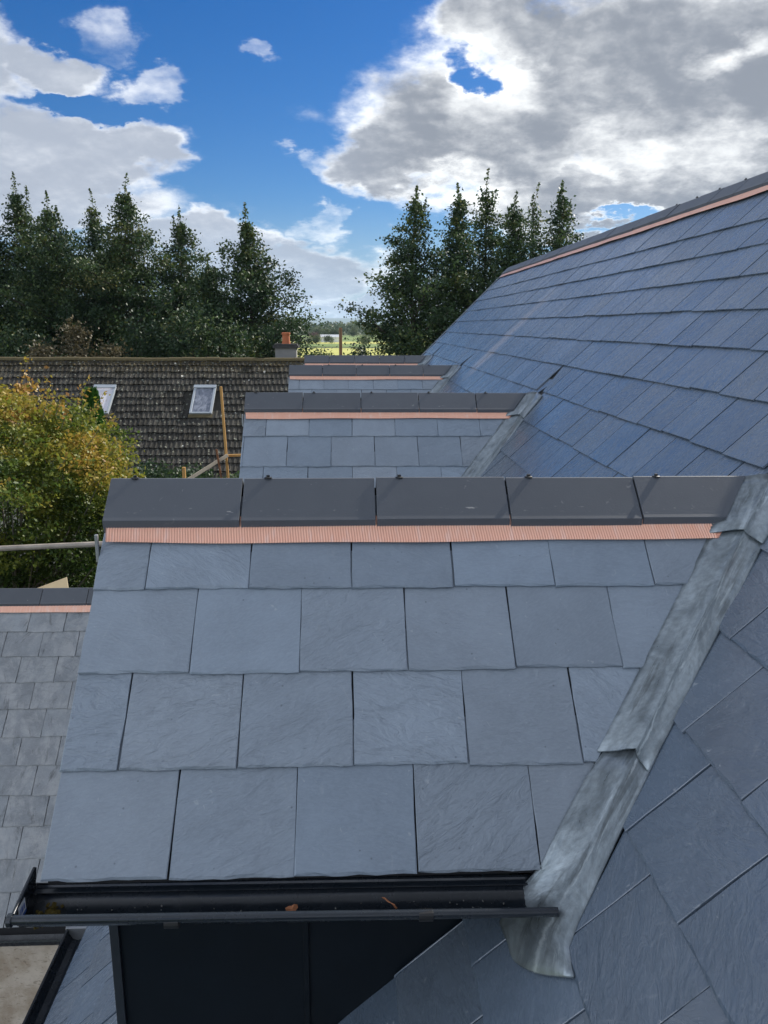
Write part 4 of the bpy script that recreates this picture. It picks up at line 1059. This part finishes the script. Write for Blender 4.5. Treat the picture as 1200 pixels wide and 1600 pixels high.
# foliage ------------------------------------------------------------
def leaf_quads(C, size, r, flat=.35):
    n = len(C); a = r.normal(size=(n, 3)); a[:, 2] *= .8; a /= np.linalg.norm(a, axis=1)[:, None]
    b = r.normal(size=(n, 3)); b -= a * (a * b).sum(1)[:, None]; b /= np.linalg.norm(b, axis=1)[:, None]
    s = size * r.uniform(.55, 1.3, n)[:, None]; w = r.uniform(.45, .8, n)[:, None]
    return np.stack([C - a * s, C - b * s * w + a * s * .1, C + a * s, C + b * s * w + a * s * .1], 1)
def limb_mesh(segs, name='trunk', n=6):
    m = MB()
    for pts, rads in segs: m.tube(pts, rads, n, caps=False)
    me = m.mesh(name, True); return me
def tree(base, H, Rad, seed, label, group, mt='leaf_dark', crown0=.10, nb=86, leaf=.068, per=76, lean=(0, 0), profile='cone', tintbias=0., spires=3, asym=0, cl=.25, fill=1.0, name='tree', bark='bark', cat='tree'):
    r = np.random.RandomState(seed); t0 = empty(name, label, cat, group); base = Vector(base); t0.location = base
    segs = []; T = []
    for i in range(9):
        h = i / 8 * H; T.append((lean[0] * (h / H) ** 1.6 + .10 * math.sin(h * .7 + seed), lean[1] * (h / H) ** 1.6 + .10 * math.cos(h * .6 + seed), h))
    segs.append((T, [max(.012, H * .016 * (1 - i / 8) ** 1.1 + .01) for i in range(9)]))
    def trunk_at(h):
        q = h / H * 8; i = min(7, int(q)); f = q - i; return np.array(T[i]) * (1 - f) + np.array(T[i + 1]) * f
    C, tint = [], []
    for i in range(nb):
        u = (i + r.uniform(0, .9)) / nb; h = H * (crown0 + (1 - crown0) * u ** .92)
        if profile == 'cone': f = min(1, 1.45 * (1 - u) ** .95) * (.7 + .3 * min(1, u * 4 + .3)) * (1 + .22 * math.sin(i * 1.1 + seed * 2)) + .02
        elif profile == 'broad': f = math.sqrt(max(0, 1 - (u * 1.05 - .30) ** 2 / .62)) * (1 if u < .86 else .6) + .02
        else: f = (1 - u) ** .6 * .8 + .03
        az = i * 2.399 + r.uniform(-.5, .5); L = Rad * 1.12 * f * r.uniform(.55, 1.22) * (1 + asym * math.cos(az))
        rise = r.uniform(.15, .65) + .55 * u; p = trunk_at(h); d = np.array((math.cos(az), math.sin(az), rise)); d /= np.linalg.norm(d)
        pts = []; nk = 5
        for k in range(nk):
            s = k / (nk - 1); q = p + d * L * s + np.array((0, 0, -.10 * L * s * s)) + r.normal(0, .03, 3) * (k > 0); pts.append(tuple(q))
        segs.append((pts, [max(.006, .020 * L * (1 - .8 * k / (nk - 1))) for k in range(nk)]))
        m = max(2, int(L / .38)); bt = r.uniform(0, 1)
        for j in range(m):
            s = .22 + .80 * (j + r.uniform(0, 1)) / m
            q = p + d * L * s + np.array((0, 0, -.10 * L * s * s)); sc = cl * r.uniform(.6, 1.35) * (.5 + .5 * min(1, f * 2.4))
            for side in range(2):
                c = q + r.normal(0, .5, 3) * np.array((1, 1, .6)) * min(.55, .24 * L + .08)
                k = int(per * fill * r.uniform(.35, 1.3) * (.30 + .70 * min(1, f * 2.2))); k = max(k, 3)
                C.append(c + r.normal(0, 1, (k, 3)) * np.array((sc, sc, sc * .62)))
                cb = .45 * bt + .45 * r.uniform(0, 1) + tintbias + .12 * u
                tint.append(np.clip(cb + r.normal(0, .10, k), 0, 1))
    for s_ in range(spires):                              # thin leading shoots
        top = np.array(T[-1]); a = np.array((r.normal(0, .28), r.normal(0, .28), -H * (.02 + .10 * s_ / max(1, spires)))); q = top + a * (s_ > 0)
        hh = H * r.uniform(.05, .085); dr = np.array((r.normal(0, .10) + lean[0] * .06, r.normal(0, .1), 1.)); dr /= np.linalg.norm(dr)
        segs.append(([tuple(q), tuple(q + dr * hh * .5), tuple(q + dr * hh)], [.014, .009, .004]))
        k = int(46 * fill) + 18; tt = r.uniform(0, 1, k) ** .9
        C.append(q + dr * hh * tt[:, None] + r.normal(0, .11, (k, 3)) * (1.15 - tt[:, None])); tint.append(np.clip(.75 + tintbias + r.normal(0, .12, k), 0, 1))
    C = np.concatenate(C); tint = np.concatenate(tint)
    link('trunk', limb_mesh(segs), M[bark], t0)
    link('crown', np_quads('crown', leaf_quads(C, leaf, r), tint), M[mt], t0)
    return t0
def tree_px(px, tip, Y, Rad, seed, label, group, **kw):
    p = at(px, tip, Y); H = (p.z - G) / (1.045); return tree((p.x, p.y, G), H, Rad, seed, label, group, **kw)
GL = 'tall trees beyond the bungalow'; GR = 'tall trees beyond the far end of the slate roof'
tree_px(-28, 322, 40, 3.4, 1, 'dark tree cut by the left edge of the photo', GL)
tree_px(44, 286, 41, 3.2, 2, 'dark tree with the tallest wispy leaning tip in the left row', GL, lean=(-.5, 0), spires=5)
tree_px(91, 312, 39, 3.3, 3, 'dark tree with a double tip just right of the wispy leaning one', GL, lean=(-.4, 0), spires=4)
tree_px(154, 312, 42, 2.7, 4, 'thin-topped tree left of the highest pointed tree of the left row', GL, lean=(-.3, 0), fill=.8)
tree_px(198, 285, 39, 3.7, 5, 'highest pointed tree of the left row with a dense olive crown', GL, tintbias=.08, lean=(-.3, 0))
tree_px(278, 333, 41, 3.4, 6, 'tree with a sparse brownish top right of the highest pointed tree', GL, tintbias=.02, fill=.8, spires=5)
tree_px(322, 405, 38, 2.2, 7, 'low dark tree filling the gap beside the lone cone-shaped tree', GL, fill=.9)
tree_px(385, 330, 38, 3.1, 8, 'cone-shaped dark tree standing at the right end of the left row', GL, nb=90, spires=2, crown0=.06)
tree_px(648, 292, 36, 2.8, 11, 'broad loose tree at the left end of the right-hand row', GR, fill=.85, spires=4, crown0=.05, nb=84)
tree_px(716, 292, 37, 2.5, 12, 'narrow dense tree second from the left in the right-hand row', GR, spires=2)
tree_px(760, 278, 39, 2.3, 13, 'open tree with the highest thin tip in the right-hand row', GR, fill=.7, spires=5)
tree_px(806, 308, 37, 2.5, 14, 'dense rounded tree right of the highest thin-tipped tree', GR)
tree_px(838, 300, 40, 2.0, 15, 'very thin see-through tree behind the right-hand row', GR, fill=.35, spires=4)
tree_px(880, 288, 38, 2.6, 16, 'loose tree at the right end of the right-hand row beside the slate ridge', GR, fill=.75, spires=5)
# lower scrub in front of the left row
def bush(px, tip, Y, wid, seed, label, mt, group=None, n=4200, leaf=.07, name='shrub', cat='shrub', clumps=34):
    p = at(px, tip, Y); H = p.z - G; r = np.random.RandomState(seed); t0 = empty(name, label, cat, group); t0.location = (p.x, p.y, G)
    C, tint, segs = [], [], []
    for i in range(clumps):
        u = r.uniform(0, 1); az = r.uniform(0, 6.28); rad = wid * math.sqrt(r.uniform(0, 1)) * (math.sqrt(max(.03, 1 - u ** 2.2)))
        q = np.array((math.cos(az) * rad, math.sin(az) * rad * .8, H * (.12 + .83 * u))); k = int(n / clumps * r.uniform(.5, 1.4)); s = wid * .20
        C.append(q + r.normal(0, 1, (k, 3)) * np.array((s, s, s * .9))); tint.append(np.clip(r.uniform(.1, .9) + r.normal(0, .12, k), 0, 1))
        if i % 3 == 0: segs.append(([(0, 0, 0), tuple(q * np.array((.4, .4, .5))), tuple(q)], [.04, .025, .008]))
    C = np.concatenate(C); tint = np.concatenate(tint)
    link('stem', limb_mesh(segs, 'stem', 5), M['bark'], t0); link('foliage', np_quads('foliage', leaf_quads(C, leaf, r), tint), M[mt], t0); return t0
GS = 'scrub between the bungalow and the tall trees'
for i, (px, tip, Y, w, mt, lab) in enumerate([
    (12, 500, 34, 1.9, 'leaf_dark', 'dark shrub above the bungalow ridge at the left edge of the photo'),
    (65, 535, 32, 1.2, 'leaf_brown', 'low brownish shrub just above the bungalow ridge, leftmost of the brown ones'),
    (115, 503, 32, 1.3, 'leaf_brown', 'taller brownish shrub above the bungalow ridge, left of the other pair'),
    (170, 516, 32, 1.2, 'leaf_brown', 'rounded brownish shrub above the bungalow ridge, rightmost of the brown ones'),
    (225, 490, 34, 2.0, 'leaf_dark', 'dark green shrub under the highest pointed tree'),
    (290, 470, 34, 2.1, 'leaf_dark', 'dark green shrub between the brown shrubs and the chimney'),
    (350, 500, 34, 2.0, 'leaf_dark', 'dark green shrub under the cone-shaped tree'),
    (415, 515, 36, 1.6, 'leaf_dark', 'dark green shrub just left of the chimney'),
    (480, 532, 44, 1.7, 'leaf_dark', 'low green shrub right of the chimney at the edge of the field view'),
    (640, 520, 34, 2.0, 'leaf_dark', 'dark shrub at the foot of the right-hand tree row')]):
    bush(px, tip, Y, w, 30 + i, lab, mt, GS, n=7000 if mt == 'leaf_dark' else 4200, clumps=46)

# the turning maple
def maple():
    r = np.random.RandomState(77); base = Vector((-5.45, 12.3, G)); t0 = empty('maple_tree', 'round maple turning from green to yellow and orange, left of the near dormer', 'tree'); t0.location = base
    segs = []; C = []; tint = []; cen = np.array((.05, 0, 4.42)); rad = np.array((2.05, 1.9, 1.68))
    lim = lambda x: 6.05 - max(0, x - .85) * 1.15
    for k in range(7):
        az = k * .9 + .3; q = np.array((math.cos(az) * .9, math.sin(az) * .9, 3.2)); segs.append(([(math.cos(az) * .12, math.sin(az) * .12, 0), tuple(q * np.array((.45, .45, .55))), tuple(q)], [.07, .05, .03]))
    for i in range(620):
        d = r.normal(0, 1, 3); d /= np.linalg.norm(d); rr_ = r.uniform(.30, 1.0) ** .5
        lump = 1 + .13 * math.sin(d[0] * 5 + 1) * math.cos(d[2] * 6) + .10 * math.sin(d[1] * 7 + d[0] * 4)
        q = cen + d * rad * rr_ * lump
        q[2] = min(q[2], lim(q[0]) - abs(r.normal(0, .12)))
        if q[2] < 2.9: q[2] = 2.9 + r.uniform(0, .5)
        if i % 6 == 0: m_ = q * .55 + np.array((0, 0, 1.6)) * .45; segs.append(([tuple(cen * np.array((.3, .3, .6))), tuple(m_), tuple(q)], [.022, .014, .005]))
        k = int(r.uniform(75, 170)); s = r.uniform(.09, .18)
        C.append(q + r.normal(0, 1, (k, 3)) * np.array((s, s, s * .5)))
        hz = (q[2] - 3.3) / 2.5
        patch = .5 + .5 * math.sin(q[0] * 2.1 + 1.2) * math.sin(q[2] * 2.3 + q[1])
        tint.append(np.clip(.16 + .36 * hz + .26 * patch * min(1, hz + .3) + r.uniform(-.20, .20) + r.normal(0, .055, k), 0, 1))
    for i in range(60):                                   # shoots that stand out of the outline
        d = r.normal(0, 1, 3); d[2] = abs(d[2]) * .8 + .1; d /= np.linalg.norm(d); q = cen + d * rad * 1.0; q[2] = min(q[2], lim(q[0])); e = q + d * r.uniform(.15, .42) + np.array((0, 0, .1))
        segs.append(([tuple(q), tuple(e)], [.006, .003])); k = 26; tt = r.uniform(0, 1, k)[:, None]
        C.append(q * (1 - tt) + e * tt + r.normal(0, .05, (k, 3))); tint.append(np.clip(.62 + .25 * d[2] + r.normal(0, .12, k), 0, 1))
    C = np.concatenate(C); tint = np.concatenate(tint)
    link('trunk', limb_mesh(segs), M['bark_pale'], t0); link('crown', np_quads('crown', leaf_quads(C, .034, r), tint), M['leaf_maple'], t0)
maple()
def thuja():
    r = np.random.RandomState(5); p = at(141, 609, 16.5); H = p.z - G; t0 = empty('small_conifer', 'small bright green pointed conifer standing behind the maple', 'conifer'); t0.location = (p.x, p.y, G)
    n = 12000; u = r.uniform(0, 1, n) ** .7; az = r.uniform(0, 6.28, n); rd = (.09 + .62 * (1 - u) ** .75) * r.uniform(.55, 1.0, n) ** .5 * (1 + .10 * np.sin(az * 5 + u * 20))
    C = np.stack([np.cos(az) * rd, np.sin(az) * rd, H * (.08 + .92 * u)], 1)
    a = np.stack([np.cos(az) * .35, np.sin(az) * .35, np.ones(n)], 1); a /= np.linalg.norm(a, axis=1)[:, None]; b = r.normal(size=(n, 3)); b -= a * (a * b).sum(1)[:, None]; b /= np.linalg.norm(b, axis=1)[:, None]
    s = .075 * r.uniform(.6, 1.3, n)[:, None]; V = np.stack([C - a * s, C - b * s * .3, C + a * s, C + b * s * .3], 1)
    link('trunk', limb_mesh([([(0, 0, 0), (0, 0, H * .9)], [.06, .01])]), M['bark'], t0)
    link('crown', np_quads('crown', V, np.clip(r.uniform(0, 1, n), 0, 1)), M['leaf_thuja'], t0)
thuja()
def hedge(x0, x1, y, zt, seed, label, n=26000, leaf=.05, wd=.55):
    r = np.random.RandomState(seed); L = x1 - x0; t0 = empty('hedge', label, 'hedge'); t0.location = ((x0 + x1) / 2, y, G); H = zt - G
    x = r.uniform(-L / 2, L / 2, n); top = H + .14 * np.sin(x * 2.1) + .09 * np.sin(x * 5.7 + 1)
    z = top * (1 - r.uniform(0, 1, n) ** 2.2 * .75); yy = r.normal(0, wd, n)
    C = np.stack([x, yy, z], 1) + r.normal(0, .05, (n, 3))
    ti = .45 + .3 * np.sin(x * 3.3) * np.sin(z * 5) + r.normal(0, .2, n)
    link('foliage', np_quads('foliage', leaf_quads(C, leaf, r), np.clip(ti, 0, 1)), M['leaf_dark'], t0)
    link('trunk', limb_mesh([([(q, 0, 0), (q + .1, .05, H * .8)], [.04, .015]) for q in np.linspace(-L / 2 + .3, L / 2 - .3, int(L / .7))], 'trunk', 5), M['bark'], t0)
hedge(-15, -1.2, 17.6, -3.30, 9, 'clipped dark hedge under the bungalow eaves behind the maple', 42000)

# distance: trees one can tell apart, then the wood behind
def far_mesh(seed, n=2200):
    r = np.random.RandomState(seed); C, T_ = [], []
    for i in range(16):
        d = r.normal(0, 1, 3); d /= np.linalg.norm(d); q = d * np.array((.36, .36, .30)) * r.uniform(.4, 1) + np.array((0, 0, .60)); k = n // 16
        C.append(q + r.normal(0, .11, (k, 3))); T_.append(np.clip(r.uniform(.1, .8) + r.normal(0, .1, k) + .25 * q[2], 0, 1))
    C = np.concatenate(C); C[:, 2] = np.clip(C[:, 2], .02, 1.05); return np_quads('far_tree', leaf_quads(C, .030, r), np.concatenate(T_))
fm_ = [far_mesh(i) for i in range(4)]
for me in fm_: me.materials.append(M['leaf_far'])
rf_ = random.Random(12)
far = []
for i in range(12): far.append((rf_.uniform(-30, 8), rf_.uniform(262, 300), rf_.uniform(3.0, 4.6), 'rounded bush in the hedge line behind the bright field', 'bushes in the hedge line behind the field'))
for i in range(16): far.append((rf_.uniform(-52, 14), rf_.uniform(390, 520), rf_.uniform(5.5, 7.6), 'distant field tree between the white building and the wood', 'distant field trees'))
for i in range(6): far.append((-10.5 - i * 1.3 + rf_.uniform(-.4, .4), 122 + rf_.uniform(-8, 8), rf_.uniform(2.6, 3.8), 'green bush at the left of the field view', 'bushes left of the field'))
for x, y, h, lab, grp in far:
    o = link('far_tree', rf_.choice(fm_), None, None, (x, y, G)); o.scale = (h * rf_.uniform(.9, 1.4), h, h); o.rotation_euler = (0, 0, rf_.uniform(0, 6)); tag(o, lab, 'tree', grp)
o = link('purple_tree', far_mesh(9), M['leaf_purple'], None, tuple(at(492, 536, 330).xy) + (G,)); o.scale = (5.8, 5, 4.6); tag(o, 'dark purple leaved tree left of the distant white building', 'tree')
r = np.random.RandomState(31); n = 60000
x = r.uniform(-900, 900, n); row = r.randint(0, 4, n); y = 640 + row * 45 + r.normal(0, 8, n)
hh = (8.6 + 1.3 * np.sin(x * .09 + row) + 1.1 * np.sin(x * .23 + 2 * row) + .8 * np.sin(x * .51)); u = r.uniform(0, 1, n) ** .6
C = np.stack([x, y, G + hh * u], 1); tint = np.clip(.35 + .25 * np.sin(x * .11 + row * 2) + r.normal(0, .15, n) + .2 * u, 0, 1)
tag(link('distant_wood', np_quads('distant_wood', leaf_quads(C, 1.5, r), tint), M['leaf_far']), 'far-off wood along the foot of the hills', 'wood', kind='stuff')
# white farm building
wx = at(516, 535, 360).x
fb_ = empty('farm_building', 'long low white building beyond the field', 'building')
w_ = MB(); w_.box((wx - 4.2, 360, G), (wx + 4.2, 366, G + 2.3)); w_.build('wall', M['white_wall'], fb_)
w_ = MB(); w_.add([(wx - 4.5, 359.6, G + 2.25), (wx + 4.5, 359.6, G + 2.25), (wx + 4.5, 363, G + 3.4), (wx - 4.5, 363, G + 3.4), (wx - 4.5, 366.4, G + 2.25), (wx + 4.5, 366.4, G + 2.25)], [(0, 1, 2, 3), (3, 2, 5, 4), (0, 3, 4), (1, 5, 2)]); w_.build('roof', M['grey_roof'], fb_)
up_ = at(532, 512, 60); pole('utility_pole', [(up_.x, up_.y, G), (up_.x, up_.y, up_.z)], [.14, .12], M['pole'], 'brown wooden utility pole standing before the bright field', 'utility pole', 12)
cb_ = MB(); cb_.box((up_.x - .45, up_.y - .17, up_.z - .35), (up_.x - .12, up_.y - .05, up_.z - .22))

# ------------------------------------------------------------------ air
hz = MB(); hz.box((-9800, -900, G - 1), (9800, 8600, 112)); o = hz.build('haze', None); tag(o, kind='stuff')
m = bpy.data.materials.new('haze_air'); m.use_nodes = True; m.node_tree.nodes.clear(); N = NT(m.node_tree)
ou = N.new('ShaderNodeOutputMaterial'); pv = N.new('ShaderNodeVolumePrincipled'); pv.inputs['Density'].default_value = 1.0e-4
pv.inputs['Color'].default_value = (.62, .80, 1, 1); pv.inputs['Anisotropy'].default_value = .2
N.l.new(pv.outputs[0], ou.inputs['Volume']); o.data.materials.append(m)
SC.cycles.volume_bounces = 0
